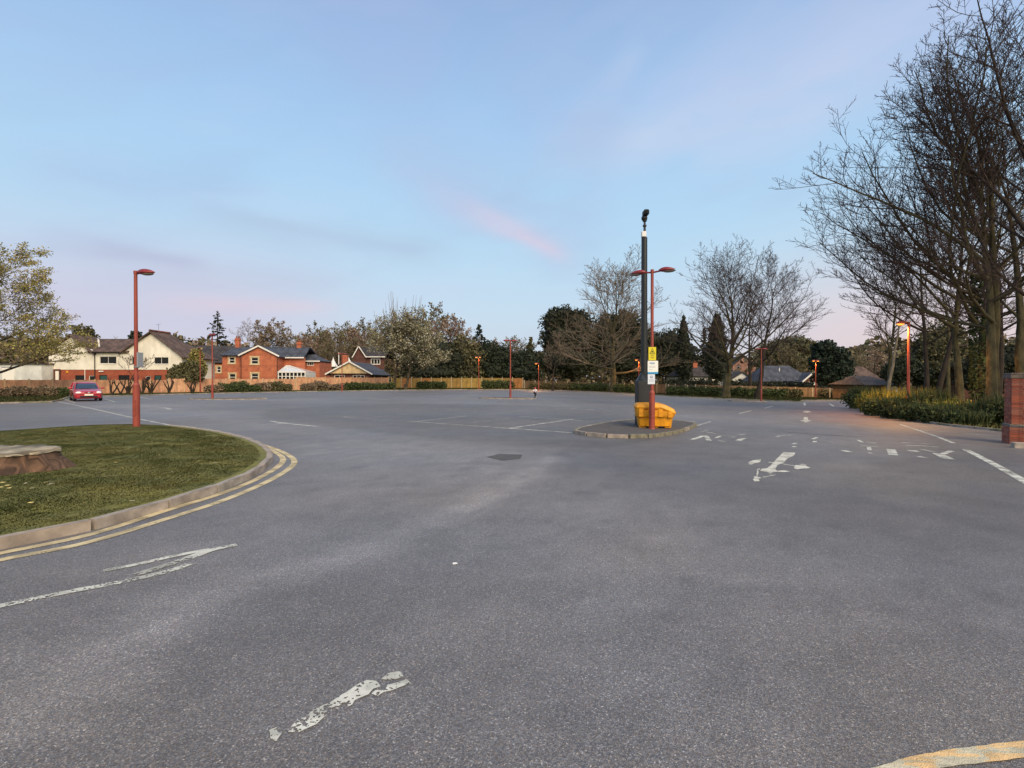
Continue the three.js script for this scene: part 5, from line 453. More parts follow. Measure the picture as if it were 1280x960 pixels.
function bareTree(label, px, depth, o, tw = M.twig, bk = M.bark, group) { const b = onG(px, depth); const t = thing('bare_tree', label, 'tree', [b.x, b.y + .05, b.z], o.turn ?? 0, group); const g = grow(o); mesh('trunk', g.limbs, bk, t); mesh('crown', g.twigs, tw, t); t.userData.tips = undefined; delete t.userData.tips; return [t, g]; }
function lobes(list, n, size, pal, seed, core = .72) { const r = rng(seed), it = []; const tot = list.reduce((s, l) => s + l[3] * l[4], 0); for (const [x, y, z, rx, ry, rz = rx] of list) { const m = Math.round(n * rx * ry / tot); for (let i = 0; i < m; i++) { const th = r() * 6.2832, cy = 2 * r() - 1, sy = Math.sqrt(1 - cy * cy), q = Math.cbrt(lerp(core * core * core, 1, r())) * (1 + .32 * noise(x + Math.cos(th) * sy * 2.6, cy * 2.6, z + Math.sin(th) * sy * 2.6) * 1.6); it.push([x + rx * q * sy * Math.cos(th), y + ry * q * cy, z + rz * q * sy * Math.sin(th), size * (.6 + .8 * r()), ...pal(r)]); } } return it; }
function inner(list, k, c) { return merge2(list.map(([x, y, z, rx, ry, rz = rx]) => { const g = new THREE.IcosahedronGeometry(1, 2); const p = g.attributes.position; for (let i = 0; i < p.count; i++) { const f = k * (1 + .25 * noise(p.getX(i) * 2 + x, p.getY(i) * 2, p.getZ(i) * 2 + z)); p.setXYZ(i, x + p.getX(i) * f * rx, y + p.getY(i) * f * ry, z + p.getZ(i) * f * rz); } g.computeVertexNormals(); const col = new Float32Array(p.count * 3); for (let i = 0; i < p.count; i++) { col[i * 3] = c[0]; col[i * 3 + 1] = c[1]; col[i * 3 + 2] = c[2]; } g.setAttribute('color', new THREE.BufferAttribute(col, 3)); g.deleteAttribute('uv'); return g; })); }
function merge2(a) { return mergeGeometries(a.map(g => g.index ? g.toNonIndexed() : g)); }
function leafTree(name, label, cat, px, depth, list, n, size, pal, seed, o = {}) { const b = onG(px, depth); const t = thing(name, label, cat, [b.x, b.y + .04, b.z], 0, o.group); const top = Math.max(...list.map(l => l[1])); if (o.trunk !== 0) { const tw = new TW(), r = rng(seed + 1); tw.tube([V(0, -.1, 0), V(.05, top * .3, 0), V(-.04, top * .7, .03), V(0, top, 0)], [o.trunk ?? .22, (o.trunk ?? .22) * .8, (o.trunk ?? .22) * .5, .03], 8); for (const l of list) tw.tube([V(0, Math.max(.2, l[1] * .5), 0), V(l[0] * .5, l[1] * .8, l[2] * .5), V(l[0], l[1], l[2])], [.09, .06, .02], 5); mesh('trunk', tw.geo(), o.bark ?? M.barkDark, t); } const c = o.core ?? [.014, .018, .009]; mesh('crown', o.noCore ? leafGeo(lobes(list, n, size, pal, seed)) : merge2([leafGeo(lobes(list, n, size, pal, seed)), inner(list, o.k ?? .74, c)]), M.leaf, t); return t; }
// shorthand: metres per pixel at a depth, lobes given in pixels relative to base (dx, height of centre y pixel, rx, ry)
const pxl = (px, depth, arr) => { const m = depth / F, g0 = onG(px, depth).y; return arr.map(([x, y, rx, ry, dz = 0]) => [(x - px) * m, EYE + (HZ - y) * m - g0, dz, rx * m, ry * m, Math.min(rx, 40) * m * .9]); };

// left budding tree
{ const [t, g] = bareTree('broad tree with young yellow green leaves at the left edge', -12, 46, { seed: 5, h: 14, r: .32, trunk: .72, bole: .16, a0: 1.5, a1: .5, limb: .6, counts: [17, 9, 7, 4], tipR: .012, up: [.02, .02, .02, .03, .04], shape: t => lerp(1.05, .5, t) }, M.twigGrey, M.barkDark); const r = rng(55), it = []; for (const [p] of g.tips) for (let k = 0; k < 5; k++) it.push([p.x + (r() - .5) * .6, p.y + (r() - .5) * .5, p.z + (r() - .5) * .6, .08 + r() * .09, ...PAL.bud(r).map(q => q * 1.25)]); mesh('leaves', leafGeo(it), M.leaf, t); }
leafTree('evergreen_tree', 'dark olive evergreen rising behind the white building', 'tree', 104, 92, pxl(104, 92, [[104, 428, 15, 20], [94, 436, 12, 12], [113, 436, 10, 12], [104, 455, 14, 16]]), 4500, .4, PAL.olive, 61);
bareTree('small far bare tree above the white building roof', 134, 120, { seed: 63, h: 13.5, r: .3, trunk: .6, bole: .45, a0: 1.2, a1: .6, limb: .5, counts: [12, 7, 6, 4], tipR: .022 }, M.twigPink, M.barkPale);
leafTree('evergreen_tree', 'small dark tree top just behind the island lamp post', 'tree', 171, 100, pxl(171, 100, [[171, 424, 8, 9], [175, 432, 9, 9]]), 1500, .4, PAL.ever, 64); leafTree('evergreen_tree', 'dark rounded tree top right of the white gable', 'tree', 224, 112, pxl(224, 112, [[220, 432, 9, 7], [229, 436, 9, 8], [222, 446, 14, 10]]), 1800, .4, PAL.ever, 65);
leafTree('green_bush', 'dense green bush against the white building corner', 'bush', 231, 66, pxl(231, 66, [[224, 466, 11, 9], [236, 463, 11, 11], [246, 467, 9, 9], [230, 473, 18, 8]]), 5000, .26, PAL.olive, 66); leafTree('willow_bush', 'tall pale yellow green bush behind the fence lamp', 'bush', 246, 70, pxl(246, 70, [[246, 448, 8, 12], [241, 458, 8, 9], [251, 462, 7, 10]]), 2600, .26, PAL.bud, 67, { noCore: 1 });
// sparse tall conifer
function conifer(label, px, depth, topY, halfPx, pal, seed, dens = 1, drop = .18, bottomY = 470, sz = .34) { const b = onG(px, depth), m = depth / F, h = EYE + (HZ - topY) * m - b.y, y0 = EYE + (HZ - bottomY) * m - b.y, R = halfPx * m, r = rng(seed), tw = new TW(), it = []; const t = thing('conifer', label, 'tree', [b.x, b.y + .04, b.z]); tw.tube([V(0, -.1, 0), V(.03, h * .5, 0), V(0, h, 0)], [.26, .16, .03], 8); for (let y = Math.max(.6, y0); y < h - .2; y += .34 / Math.sqrt(dens)) { const u = (y - y0) / (h - y0), L = R * Math.pow(1 - u, .8) * (.7 + .5 * r()) + .15; for (let k = 0; k < 4; k++) { const a = r() * 6.28, e = V(Math.cos(a) * L, y - L * drop * (r() * 1.6 - .3), Math.sin(a) * L); tw.tube([V(0, y, 0), V(e.x * .6, y + (e.y - y) * .3 + .05, e.z * .6), e], [.05, .03, .012], 3); const n = Math.ceil(L * 9 * dens); for (let i = 0; i < n; i++) { const s = .25 + .75 * r(); it.push([e.x * s + (r() - .5) * .3, lerp(y, e.y, s) + (r() - .5) * .25, e.z * s + (r() - .5) * .3, sz * (.6 + .8 * r()), ...pal(r)]); } } } mesh('trunk', tw.geo(), M.barkDark, t); mesh('crown', leafGeo(it), M.leaf, t); return t; }
conifer('tall sparse conifer behind the brick house roof', 272, 118, 388, 17, PAL.yew, 71, .55, .1, 445, .42);
bareTree('tall pale bare tree behind the brick house', 312, 126, { seed: 73, h: 19, r: .34, trunk: .62, bole: .4, a0: 1.1, a1: .5, limb: .42, counts: [12, 7, 6, 5], tipR: .02 }, M.twigGrey, M.barkPale);
{ const [t, g] = bareTree('broad rounded brown budding tree behind the brick house', 343, 118, { seed: 74, h: 16.5, r: .4, trunk: .62, bole: .3, a0: 1.3, a1: .6, limb: .5, counts: [15, 8, 6, 5], tipR: .022 }, M.twigGrey, M.barkDark); const r = rng(75), it = []; for (const [p] of g.tips) { it.push([p.x + (r() - .5) * .5, p.y + (r() - .5) * .5, p.z + (r() - .5) * .5, .2 + r() * .2, ...PAL.brownish(r)]); } mesh('leaves', leafGeo(it), M.leaf, t); }
// hazy row of bare trees behind the roofs: a few kinds, each placed on its own
{ const protos = []; for (let k = 0; k < 3; k++) { const [t, g] = bareTree('x', 0, 130, { seed: 80 + k, h: 13, r: .26, trunk: .65, bole: .25, a0: 1.2, a1: .5, limb: .5, counts: [11, 6, 5, 4], tipR: .032 }, [M.twigGrey, M.twigPink, M.twigGrey][k], M.barkDark); const r = rng(90 + k), it = []; for (const [p] of g.tips) if (r() < .4) it.push([p.x + (r() - .5) * .6, p.y + (r() - .5) * .6, p.z + (r() - .5) * .6, .18 + r() * .2, ...(k == 1 ? PAL.brownish : PAL.olive)(r).map(q => q * 1.25)]); mesh('buds', leafGeo(it), M.leaf, t); scene.remove(t); protos.push(t); }
  used['bare_tree'] -= 3;
  const spots = [[360, 133, .9, 'hazy bare tree just right of the broad brown tree'], [384, 128, .95, 'hazy bare tree behind the right chimney'], [402, 140, 1.1, 'hazy bare tree above the small brick wing'], [421, 126, 1, 'hazy bare tree behind the white canopy'], [440, 138, 1.15, 'hazy bare tree behind the bungalow chimney'], [458, 146, 1.3, 'pinkish tall bare tree behind the dark brick house'], [478, 128, 1.0, 'hazy bare tree left of the blossoming tree'], [560, 118, 1.2, 'tall pale bare tree behind the blossoming tree'], [545, 122, 1.35, 'taller pale bare tree behind the blossoming tree'], [622, 128, .98, 'pink grey bare tree right of the spruce top'], [640, 132, 1.02, 'pink grey bare tree behind the twin lamp'], [656, 130, .95, 'pink grey bare tree left of the dark evergreens'], [392, 150, 1.25, 'hazy bare tree far behind the small brick wing'], [412, 155, 1.2, 'hazy bare tree far behind the canopy'], [430, 160, 1.35, 'hazy bare tree far behind the bungalow apex'], [470, 158, 1.3, 'hazy bare tree far behind the dark brick house'], [584, 112, .85, 'brown bare tree among the dark evergreens'], [828, 130, 1.0, 'pale bare tree behind the twin headed lamp'], [866, 120, .7, 'low bare tree behind the low bungalow'], [985, 118, .9, 'brown bare tree behind the slate bungalow'], [1070, 100, .72, 'pinkish low bare tree above the brown roof'], [1092, 110, .8, 'pinkish low bare tree above the shed'], [8, 125, .8, 'hazy bare tree behind the left edge tree'], [52, 130, .8, 'hazy bare tree behind the white outbuilding']];
  spots.forEach(([px, d, s, l], i) => { const b = onG(px, d); const c = copyOf(protos[[0, 1, 2][(i * 7 + (px > 600 ? 1 : 0)) % 3]], b, i * 1.7, l, s * (px < 600 ? 1.22 : 1.06)); c.userData.group = 'hazy bare trees behind the houses'; }); }
// blossoming pair by the back fence
for (const [px, d, seed, h, l] of [[493, 85, 101, 13.6, 'blossoming pale tree with upright whips at the end of the hedge'], [509, 84, 102, 14.4, 'second blossoming pale tree with a slanting trunk']]) { const [t, g] = bareTree(l, px - (seed == 102 ? 2 : 0), d, { seed, h, r: .26, trunk: .6, bole: .28, a0: 1.1, a1: .35, limb: .55, counts: [12, 7, 6, 4], tipR: .016, up: [.03, .1, .12, .14, .16], lean: seed == 102 ? [.28, 0] : [.05, 0] }, M.twigGrey, M.bark); const r = rng(seed + 9), it = []; for (const [p] of g.tips) { const k = p.y > h * .75 ? 1 : p.y > h * .5 ? 2 : 3; for (let q = 0; q < k; q++) it.push([p.x + (r() - .5) * .8, p.y + (r() - .5) * .7, p.z + (r() - .5) * .8, .16 + r() * .16, ...PAL.blossom(r)]); } const r2 = rng(seed), tw = new TW(); for (let i = 0; i < 16; i++) { const a = r2() * 6.28, q = r2() * 3.2, y = h * (.62 + .15 * r2()), e = h * (.9 + .22 * r2()); tw.tube([V(Math.cos(a) * q * .7, y, Math.sin(a) * q * .7), V(Math.cos(a) * q, (y + e) / 2, Math.sin(a) * q), V(Math.cos(a) * q * 1.15, e, Math.sin(a) * q * 1.1)], [.045, .03, .012], 4); } mesh('whips', tw.geo(), M.twigGrey, t); mesh('blossom', leafGeo(it), M.leaf, t); }
// dark evergreens behind the green fence
const EV = 'dark evergreens behind the back fence';
leafTree('evergreen_tree', 'dark laurel mass behind the blossoming trees', 'tree', 540, 104, pxl(540, 104, [[520, 450, 24, 20], [548, 446, 24, 24], [568, 452, 18, 18], [545, 466, 40, 12]]), 7000, .4, PAL.yew, 111, { group: EV }); leafTree('evergreen_tree', 'dark brownish evergreen left of the lit lamp', 'tree', 580, 106, pxl(580, 106, [[578, 442, 20, 22], [592, 450, 16, 20], [580, 464, 26, 14]]), 5000, .42, PAL.olive, 112, { group: EV, core: [.03, .028, .014] }); leafTree('evergreen_tree', 'dark evergreen right of the lit lamp', 'tree', 614, 108, pxl(614, 108, [[608, 444, 16, 18], [626, 450, 16, 18], [615, 462, 26, 14]]), 5000, .42, PAL.ever, 113, { group: EV }); leafTree('evergreen_tree', 'low dark evergreen behind the unlit twin lamp', 'tree', 650, 108, pxl(650, 108, [[640, 456, 16, 14], [660, 454, 18, 16], [650, 466, 28, 10]]), 4500, .42, PAL.ever, 114, { group: EV });
conifer('spruce top rising above the dark evergreens', 599, 122, 405, 14, PAL.ever, 115, .9, .25, 450, .4); conifer('small pointed evergreen left of the big dark mass', 663, 112, 421, 10, PAL.olive, 116, 1.5, .3, 470, .36);
leafTree('evergreen_tree', 'big dark holm oak behind the large bare tree', 'tree', 715, 112, pxl(715, 112, [[692, 402, 16, 16], [704, 396, 14, 14], [720, 402, 20, 16], [700, 425, 26, 22], [730, 425, 24, 22], [712, 452, 40, 22]]), 13000, .42, PAL.yew, 117, { group: EV, trunk: .4 }); leafTree('evergreen_tree', 'big dark evergreen right of the large bare tree', 'tree', 775, 114, pxl(775, 114, [[760, 408, 18, 16], [782, 404, 18, 16], [796, 420, 16, 22], [765, 432, 26, 24], [785, 452, 34, 22]]), 11000, .42, PAL.yew, 118, { group: EV, trunk: .4 }); leafTree('evergreen_tree', 'dark evergreen mass behind the camera mast', 'tree', 832, 118, pxl(832, 118, [[815, 432, 18, 18], [838, 430, 20, 18], [825, 452, 30, 18], [856, 446, 18, 20]]), 8000, .42, PAL.yew, 119, { group: EV });
// columnar cypresses
const cyp = (label, px, d, top, w, seed) => leafTree('cypress', label, 'tree', px, d, pxl(px, d, [[px, lerp(top, 475, .12), w * .35, (475 - top) * .14], [px, lerp(top, 475, .32), w * .7, (475 - top) * .24], [px - 1, lerp(top, 475, .58), w, (475 - top) * .3], [px + 1, lerp(top, 475, .82), w * 1.05, (475 - top) * .22]]), 6000, .34, PAL.yew, seed, { k: .8 });
cyp('columnar cypress right of the camera mast', 854, 106, 397, 9, 121); cyp('broad dark cypress behind the bare tree trunk', 896, 96, 393, 14, 122); conifer('slender spruce between two cypresses', 880, 112, 410, 9, PAL.ever, 123, 1.1, .25, 465, .34);
leafTree('evergreen_tree', 'brown green pine mass behind the slate bungalow', 'tree', 985, 124, pxl(985, 124, [[968, 440, 20, 14], [990, 432, 22, 12], [1010, 438, 18, 13], [985, 452, 36, 14]]), 7000, .42, PAL.olive, 124, { core: [.03, .03, .014] }); leafTree('cedar', 'dark spreading cedar beside the lit lamp', 'tree', 1037, 80, pxl(1037, 80, [[1030, 436, 14, 10], [1044, 444, 16, 10], [1026, 452, 14, 12], [1046, 460, 19, 13], [1034, 472, 17, 10]]), 8000, .3, PAL.cedar, 125);
leafTree('evergreen_tree', 'tall brown green evergreen between the right hand trunks', 'tree', 1172, 62, pxl(1172, 62, [[1160, 440, 22, 28], [1184, 430, 24, 30], [1172, 462, 34, 22]]), 9000, .26, PAL.olive, 126, { core: [.03, .03, .014] }); leafTree('evergreen_tree', 'dark ivy covered thicket behind the right hand trunks', 'tree', 1240, 52, pxl(1240, 52, [[1225, 462, 26, 18], [1262, 455, 28, 22], [1292, 458, 26, 22], [1245, 476, 44, 14]]), 9000, .22, PAL.yew, 127); leafTree('evergreen_tree', 'dark holly behind the lit lamp by the shrubs', 'tree', 1124, 56, pxl(1124, 56, [[1118, 466, 14, 14], [1134, 462, 14, 16], [1150, 468, 14, 14]]), 5000, .22, PAL.ever, 128);
// big bare trees along the verge
bareTree('large spreading bare beech by the fence left of the camera mast', 766, 83, { seed: 141, h: 20.5, r: .52, trunk: .78, bole: .16, a0: 1.5, a1: .3, limb: .5, counts: [26, 8, 6, 5], tipR: .017, up: [.01, .03, .05, .06, .06], shape: t => lerp(1.25, .55, t) }, M.twigGrey, M.barkGreen);
bareTree('thin bare tree left of the large beech', 691, 84, { seed: 142, h: 10.5, r: .16, trunk: .7, bole: .4, a0: 1.1, a1: .5, limb: .45, counts: [12, 7, 5, 4], tipR: .014 }, M.twigGrey, M.barkDark);
bareTree('thick mossy bare tree on the right verge', 907, 65, { seed: 143, h: 18, r: .52, trunk: .72, bole: .2, a0: 1.1, a1: .35, limb: .6, counts: [20, 8, 6, 5], tipR: .014, up: [.02, .06, .06, .06, .07], bias: [-.12, 0, 0], shape: t => lerp(1.1, .55, t) }, M.twig, M.barkGreen);
bareTree('slim bare tree behind the right verge', 937, 76, { seed: 144, h: 17.5, r: .3, trunk: .75, bole: .3, a0: 1.05, a1: .35, limb: .46, counts: [14, 7, 6, 5], tipR: .014, up: [.02, .07, .07, .07, .07] }, M.twig, M.barkDark);
bareTree('leaning bare tree beside the unlit twin lamp', 947, 62, { seed: 145, h: 17.5, r: .32, trunk: .78, bole: .3, a0: 1.2, a1: .4, limb: .56, counts: [18, 8, 6, 5], tipR: .012, lean: [.17, 0], up: [.02, .07, .07, .07, .07] }, M.twig, M.barkDark);
// the tall group at the right
const RT = { counts: [14, 9, 7, 5], ratio: [.62, .46, .48, .45, .4], tipR: .0105, up: [.02, .07, .08, .1, .12], wig: .2, ang: .78 };
bareTree('massive many stemmed bare tree beside the brick pillar', 1256, 27, { ...RT, seed: 151, arms: [[9.5, -5.2, 7.4, .5, .12], [11.5, -3.2, 7.6, -.5, .1], [13, -1.4, 7, .3, .09], [7.4, -6.9, 5.2, 1, .12], [8.4, -6.6, 7, -1, .11], [12, -4.6, 5.4, 1, .09]], h: 18.4, r: .29, trunk: .86, bole: .26, a0: 1.25, a1: .4, limb: .46, stems: [[-.75, 0, .05], [.65, .25, .09], [.1, -.7, -.03]], counts: [9, 10, 7, 5], bias: [-.1, 0, .02] }, M.twig, M.barkGreen);
bareTree('ivy clad leaning bare tree left of the many stemmed one', 1228, 30, { ...RT, seed: 152, arms: [[5.8, -8.6, 7.6, .8, .12], [9, -5.0, 8.4, 0, .1], [5, -10.2, 5.4, 1.2, .12], [10, -3, 8, 1, .09], [6.6, -8.4, 4.4, -1.5, .1], [7.6, -6.4, 7.8, 1.6, .1]], h: 17.5, r: .33, trunk: .84, bole: .3, a0: 1.3, a1: .4, limb: .5, lean: [-.03, 0], bias: [-.14, .02, 0] }, M.twig, M.barkGreen);
bareTree('tall bare tree in the middle of the right hand group', 1201, 33, { ...RT, seed: 153, arms: [[5.6, -9.2, 3.4, 1, .1], [7.5, -7, 6.6, -.5, .1], [6.4, -8, 4.6, -1.5, .09]], h: 16.5, r: .26, trunk: .84, bole: .32, a0: 1.3, a1: .4, limb: .5, bias: [-.14, .02, 0] }, M.twig, M.barkGreen);
bareTree('twin stemmed bare tree behind the lit shrub lamp', 1163, 37, { ...RT, seed: 154, arms: [[5.8, -6.6, 3.2, 0, .09], [7, -5, 6, .6, .08]], h: 16.5, r: .22, trunk: .82, bole: .3, a0: 1.2, a1: .4, limb: .48, stems: [[-.2, 0, .05], [.4, 0, .1]], counts: [10, 8, 6, 5], bias: [-.12, 0, 0] }, M.twig, M.barkDark);
bareTree('bare tree behind the green bin', 1109, 50, { ...RT, seed: 155, h: 15, r: .26, trunk: .8, bole: .34, a0: 1.2, a1: .4, limb: .45, tipR: .011, counts: [13, 7, 6, 5] }, M.twig, M.barkGreen);
bareTree('pale leaning birch right of the green bin', 1104, 44, { ...RT, seed: 156, h: 13, r: .17, trunk: .85, bole: .4, a0: 1.0, a1: .4, limb: .36, lean: [.26, 0], tipR: .01, counts: [11, 6, 5, 4] }, M.twig, M.barkPale);
bareTree('huge bare tree standing past the brick pillar', 1300, 25, { ...RT, seed: 157, arms: [[12, -3.2, 8, .5, .1], [9, -5.5, 6.6, -.5, .12]], h: 18.4, r: .3, trunk: .86, bole: .28, a0: 1.2, a1: .4, limb: .42, bias: [-.08, 0, 0] }, M.twig, M.barkDark);
bareTree('thin bare tree deep in the right hand group', 1186, 46, { ...RT, seed: 158, h: 17, r: .2, trunk: .85, bole: .35, a0: 1.0, a1: .4, limb: .4, tipR: .011, counts: [12, 6, 6, 4] }, M.twig, M.barkGreen);
bareTree('crooked bare tree behind the many stemmed one', 1246, 40, { ...RT, seed: 159, h: 19, r: .28, trunk: .8, bole: .3, a0: 1.2, a1: .4, limb: .45, tipR: .011, counts: [12, 7, 6, 4] }, M.twig, M.barkDark);
// ivy on the leaning trunk
{ const r = rng(171), b = onG(1228, 30), it = []; for (let i = 0; i < 2600; i++) { const y = r() * 8.5, a = r() * 6.28, q = .36 * (1 - y / 20) + .08 + r() * .14; it.push([-.03 * y + Math.cos(a) * q, y, Math.sin(a) * q, .1 + r() * .1, ...PAL.hedge(r)]); } single('ivy', 'green ivy climbing the leaning bare trunk', 'ivy', leafGeo(it), M.leaf, [b.x, b.y, b.z]); }
// small bare tree and cut stems along the left fence
bareTree('small crooked bare tree in front of the white building', 159, 57, { seed: 181, h: 5.6, r: .1, trunk: .62, bole: .5, a0: 1.2, a1: .6, limb: .6, counts: [5, 5, 5, 4], tipR: .012, wig: .26 }, M.twig, M.barkDark);
function cutShrub(label, px, depth, n, h, seed) { const b = onG(px, depth), t = thing('cut_back_shrub', label, 'shrub', [b.x, b.y + .05, b.z], 0, 'cut back shrubs along the left fence'), r = rng(seed); for (let i = 0; i < n; i++) { const tw = new TW(), a = (i + .5) / n * 3.14 + (r() - .5) * .7, lx = Math.cos(a) * (.35 + .3 * r()), L = h * (.7 + .5 * r()); const p0 = V((r() - .5) * .2, -.05, (r() - .5) * .2), p1 = V(p0.x + lx * L * .5, L * .5, (r() - .5) * .3), p2 = V(p0.x + lx * L, L, (r() - .5) * .5); tw.tube([p0, p1, p2], [.09, .075, .05], 6); for (let k = 0; k < 3; k++) { const e = V((r() - .5) * .5, .2 + r() * .3, (r() - .5) * .4); tw.tube([p2.clone().lerp(p1, r() * .5), p2.clone().add(e)], [.035, .018], 4); } mesh('stem', tw.geo(), M.barkDark, t); } return t; }
cutShrub('forked cut back shrub right of the red car', 140, 52, 3, 1.6, 191); cutShrub('bushy cut back shrub left of the island lamp post', 161, 57, 4, 1.4, 192); cutShrub('wide cut back shrub between the lamp posts', 188, 59, 7, 1.5, 193); cutShrub('small cut back shrub near the fence corner', 212, 60, 4, 1.2, 194); cutShrub('many stemmed cut back shrub just behind the island lamp post', 178, 58, 6, 1.4, 195); cutShrub('low cut back shrub by the fence lamp', 240, 62, 5, 1.1, 196); cutShrub('lone cut stem near the small crooked tree', 151, 56, 2, 1.3, 197);
// hedges and shrubs
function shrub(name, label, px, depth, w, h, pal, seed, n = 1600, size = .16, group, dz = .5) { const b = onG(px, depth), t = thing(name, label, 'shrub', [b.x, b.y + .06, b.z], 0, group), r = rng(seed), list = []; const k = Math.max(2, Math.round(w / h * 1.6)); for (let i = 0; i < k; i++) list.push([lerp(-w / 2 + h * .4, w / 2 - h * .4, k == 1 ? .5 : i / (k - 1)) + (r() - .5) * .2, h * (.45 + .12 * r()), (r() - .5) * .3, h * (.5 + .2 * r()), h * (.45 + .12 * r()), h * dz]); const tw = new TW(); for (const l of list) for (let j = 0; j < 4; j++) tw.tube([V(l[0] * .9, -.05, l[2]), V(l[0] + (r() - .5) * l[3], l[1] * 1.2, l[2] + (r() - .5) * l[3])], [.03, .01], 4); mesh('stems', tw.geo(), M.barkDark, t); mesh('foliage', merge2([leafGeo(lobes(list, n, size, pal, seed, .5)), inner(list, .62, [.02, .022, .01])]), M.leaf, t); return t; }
const BR = 'low brown bushes on the left verge', HB = 'hedge bushes along the left fence';
[[8, 47], [24, 47.5], [42, 48], [60, 48.5], [77, 49]].forEach(([px, d], i) => shrub('brown_bush', ['brown twiggy bush at the far left of the verge', 'brown twiggy bush below the white outbuilding door', 'brown twiggy bush below the outbuilding wall', 'brown twiggy bush two along from the red car', 'brown green bush touching the red car'][i], px, d, 1.5, .8 + .2 * (i % 2), i == 4 ? PAL.hedge : PAL.brownish, 200 + i, 1200, .14, BR));
[[268, 64, 'hedge bush under the left window of the brick house', 1], [283, 66, 'hedge bush beside the twin lamp', 0], [298, 67.5, 'green hedge bush below the gable drainpipe', 0], [314, 69, 'green hedge bush below the gable window', 0], [328, 70, 'brown hedge bush right of the gable window', 1], [344, 71, 'pale green hedge bush left of the conservatory', 2], [356, 72, 'hedge bush below the conservatory', 2], [385, 74, 'brown hedge bush below the small brick wing', 1], [402, 75.5, 'brown hedge bush left of the bungalow gable', 1], [420, 77, 'brown hedge bush at the bungalow gable corner', 1]].forEach(([px, d, l, k], i) => shrub('hedge_bush', l, px, d, 2.2, .9 + .2 * (i % 3), [PAL.hedge, PAL.brownish, PAL.olive][k], 220 + i, 1500, .17, HB));
shrub('clipped_hedge', 'long clipped green hedge in front of the bungalow fence', 459, 80.5, 8.5, 1.1, PAL.hedge, 240, 7000, .17, undefined, .6); shrub('low_hedge', 'green hedge in front of the green timber fence', 540, 88, 5, 1.3, PAL.hedge, 241, 3500, .18); shrub('low_hedge', 'green hedge right of the lit lamp', 622, 90, 5.6, 1.5, PAL.hedge, 242, 4000, .18); shrub('low_hedge', 'rough green hedge behind the child', 690, 90, 8, 1.2, PAL.olive, 243, 4000, .18); shrub('low_hedge', 'rough green hedge beside the large beech', 738, 87, 6, 1.3, PAL.hedge, 244, 4000, .18); shrub('low_hedge', 'rough green hedge behind the grit bin', 790, 80, 5.5, 1.3, PAL.hedge, 245, 4000, .18);
[[846, 70], [868, 69], [890, 69.5], [922, 69], [945, 70], [968, 72], [990, 73], [1030, 77], [1052, 76]].forEach(([px, d], i) => shrub('verge_bush', ['green bush behind the bay line by the camera mast', 'green bush below the low bungalow', 'green bush left of the thick mossy trunk', 'green bush right of the thick mossy trunk', 'green bush behind the unlit twin lamp', 'green bush below the slate bungalow roof', 'yellowish bush left of the far lit lamp', 'yellowish bush right of the far lit lamp', 'yellowish bush by the corner of the bays'][i], px, d, 2.8, 1.2, i > 5 ? PAL.olive : PAL.hedge, 250 + i, 1900, .18, 'bushes along the right verge'));
[[842, 86], [862, 85], [884, 85], [918, 84], [940, 84], [962, 85], [985, 86], [1004, 87], [1034, 88], [1058, 88]].forEach(([px, d], i) => shrub('dark_hedge', ['dark hedge behind the fence left of the low bungalow', 'dark hedge behind the fence below the bungalow roof', 'dark hedge behind the fence left of the mossy trunk', 'dark hedge behind the fence right of the mossy trunk', 'dark hedge behind the slim bare trunk', 'dark hedge behind the leaning trunk', 'dark hedge below the slate roof', 'dark hedge below the white edged gable', 'dark hedge right of the far lit lamp', 'dark hedge below the dark cedar'][i], px, d, 3.2, 2.35, PAL.yew, 270 + i, 1700, .24, 'dark hedges behind the right hand fence'));
// flower bed at the right, lamp glow mixed into the yellow shrub colours
const bedL = (px, depth, w, h0, pal, seed, l, n = 2300) => { const h = h0 * (.75 + .55 * rng(seed * 7)()); const t = shrub('bed_shrub', l, px, depth, w, h, pal, seed, n, .12, 'shrubs of the right hand flower bed', .7); const r = rng(seed + 900), pos = [], col = []; for (let i = 0; i < 420; i++) { const a = r() * 6.28, q = Math.sqrt(r()) * w * .5, x = Math.cos(a) * q, z = Math.sin(a) * q * .6, H = h * (.7 + .75 * r()), lx = (r() - .5) * .5, lz = (r() - .5) * .5, ww = .012 + r() * .012, e = r() * 6.28, c = pal(r); pos.push(x - Math.cos(e) * ww, 0, z - Math.sin(e) * ww, x + Math.cos(e) * ww, 0, z + Math.sin(e) * ww, x + lx * .5 + Math.cos(e) * ww, H * .7, z + lz * .5 + Math.sin(e) * ww, x - Math.cos(e) * ww, 0, z - Math.sin(e) * ww, x + lx * .5 + Math.cos(e) * ww, H * .7, z + lz * .5 + Math.sin(e) * ww, x + lx, H, z + lz); for (let k = 0; k < 6; k++) col.push(...c); } const sg = new THREE.BufferGeometry(); sg.setAttribute('position', new THREE.Float32BufferAttribute(pos, 3)); sg.setAttribute('color', new THREE.Float32BufferAttribute(col, 3)); sg.computeVertexNormals(); mesh('strap_leaves', sg, M.leaf, t); return t; };
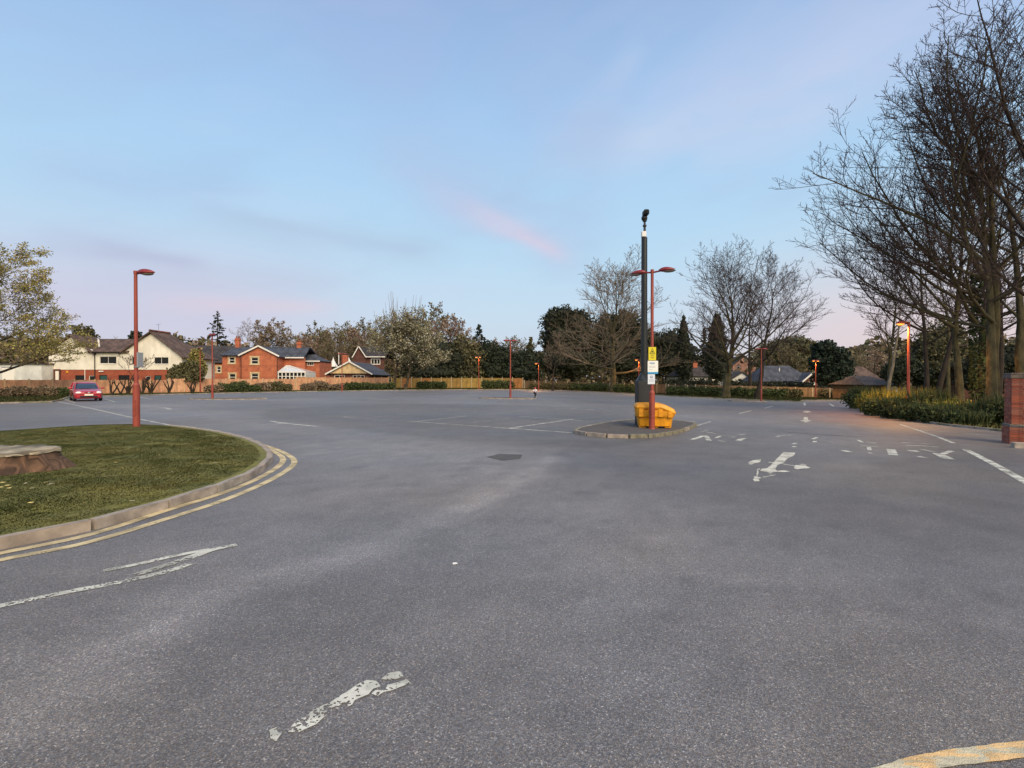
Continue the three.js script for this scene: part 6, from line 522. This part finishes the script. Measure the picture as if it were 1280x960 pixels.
[[1078, 40, 2.0, 1.2, 0, 'green shrub at the tip of the flower bed'], [1096, 36, 2.2, 1.3, 1, 'yellow green shrub below the green bin'], [1112, 33.5, 2.2, 1.25, 1, 'yellow flowering shrub with painted lamp tint left of the lit lamp'], [1128, 31, 2.2, 1.35, 1, 'yellow flowering shrub with painted lamp tint at the foot of the lit lamp'], [1147, 29.5, 2.2, 1.2, 1, 'yellow flowering shrub with painted lamp tint right of the lit lamp'], [1166, 28, 2.2, 1.05, 2, 'dark shrub below the twin stemmed tree'], [1186, 27, 2.2, 1.0, 1, 'yellowish shrub below the middle trunks'], [1206, 26, 2.2, .95, 2, 'dark shrub below the ivy clad trunk'], [1227, 25, 2.2, .95, 2, 'dark low shrub left of the brick pillar'], [1250, 24.5, 2.2, .9, 2, 'dark low shrub beside the brick pillar'], [1274, 24, 2.2, .9, 2, 'dark low shrub hidden by the brick pillar'], [1100, 30.6, 1.7, .8, 0, 'low green plant on the kerb side by the bed tip'], [1122, 28.4, 1.8, .7, 2, 'low green plant on the kerb side below the lamp'], [1148, 26.4, 1.8, .65, 2, 'low dark plant on the kerb side right of the lamp'], [1178, 25, 1.8, .6, 2, 'low dark plant on the kerb side below the trunks'], [1210, 23.8, 1.8, .6, 2, 'low dark plant on the kerb side near the pillar']].forEach(([px, d, w, h, k, l], i) => bedL(px, d, w, h, [PAL.hedge, PAL.yellow, PAL.bed][k], 300 + i, l));
{ const r = rng(333); for (let i = 0; i < 26; i++) { const px = lerp(1100, 1215, r()), d = lerp(35.5, 25.5, (px - 1090) / 130) + r() * 2; const b = onG(px, d), h = lerp(1.25, .9, (px - 1100) / 115) + r() * .2; const t = thing('daffodil', 'pale yellow flower standing above the bed shrubs', 'flower', [b.x, b.y + .08, b.z], r() * 6, 'pale flowers in the right hand bed'); mesh('stem', bar([0, 0, 0], [.03, h, 0], .008, .006, 4), M.stemG ??= std({ color: rgb(.06, .1, .02) }), t); const pg = []; for (let k = 0; k < 6; k++) pg.push(new THREE.SphereGeometry(1, 6, 4).scale(.035, .008, .02).translate(.035, 0, 0).rotateY(k * 1.047)); mesh('petals', merge(pg).rotateX(.9).translate(.03, h, 0), [M.petalA ??= std({ color: srgb(236, 220, 120) }), M.petalB ??= std({ color: srgb(236, 232, 214) })][i % 2], t); mesh('trumpet', new THREE.CylinderGeometry(.022, .014, .035, 8).rotateX(.9).translate(.03, h + .012, .01), M.petalC ??= std({ color: srgb(230, 180, 40) }), t); } }
// coarse grass along the verges
{ const r = rng(401), pts = []; const put = (n, f) => { let k = 0; while (k < n) { const [x, z] = f(); if (sdPoly(x, z, LOT) > .2) pts.push([x, terrainY(x, z) - .01, z]); k++; } }; put(9000, () => [lerp(-48, -30, r()), lerp(-50, -34, r())]); put(12000, () => { const u = r(), e = [G(130, 495.5), G(500, 488)]; return [lerp(e[0].x, e[1].x, u) - r() * 4, lerp(e[0].z, e[1].z, u) - r() * 4]; }); put(16000, () => [lerp(-22, 16, r()), lerp(-95, -80, r())]); put(22000, () => [lerp(12, 48, r()), lerp(-78, -52, r())]); put(16000, () => [lerp(18, 40, r()), lerp(-46, -19, r())]); grassField('rough_grass', 'rough grass along the verges of the car park', pts, (c, p, q) => { const d = clamp(.4 + fbm(p[0] * .5, p[2] * .5, 3, 2) + (q() - .5) * .6); return c.setRGB(lerp(.045, .13, d), lerp(.075, .11, d), lerp(.015, .03, d)); }, 1.8, 4.2, 402); }
// far wood that closes the view
{ const r = rng(411), it = []; for (let i = 0; i < 52000; i++) { const az = lerp(-62, 62, r()) * D, d = lerp(150, 200, r()), x = Math.sin(az) * d, z = -Math.cos(az) * d, top = 11 + 5 * fbm(az * 9, 3, 1, 3) * 2; const y = Math.pow(r(), .8) * top; it.push([x, y + gy(x), z, .7 + r() * .9, ...(r() < .55 ? PAL.brownish(r) : PAL.olive(r))]); } const m = mesh('far_wood', leafGeo(it), M.leaf, scene); m.userData = { kind: 'stuff', label: 'far brown and green wood closing the view', category: 'wood' }; }

renderer.render(scene, camera);
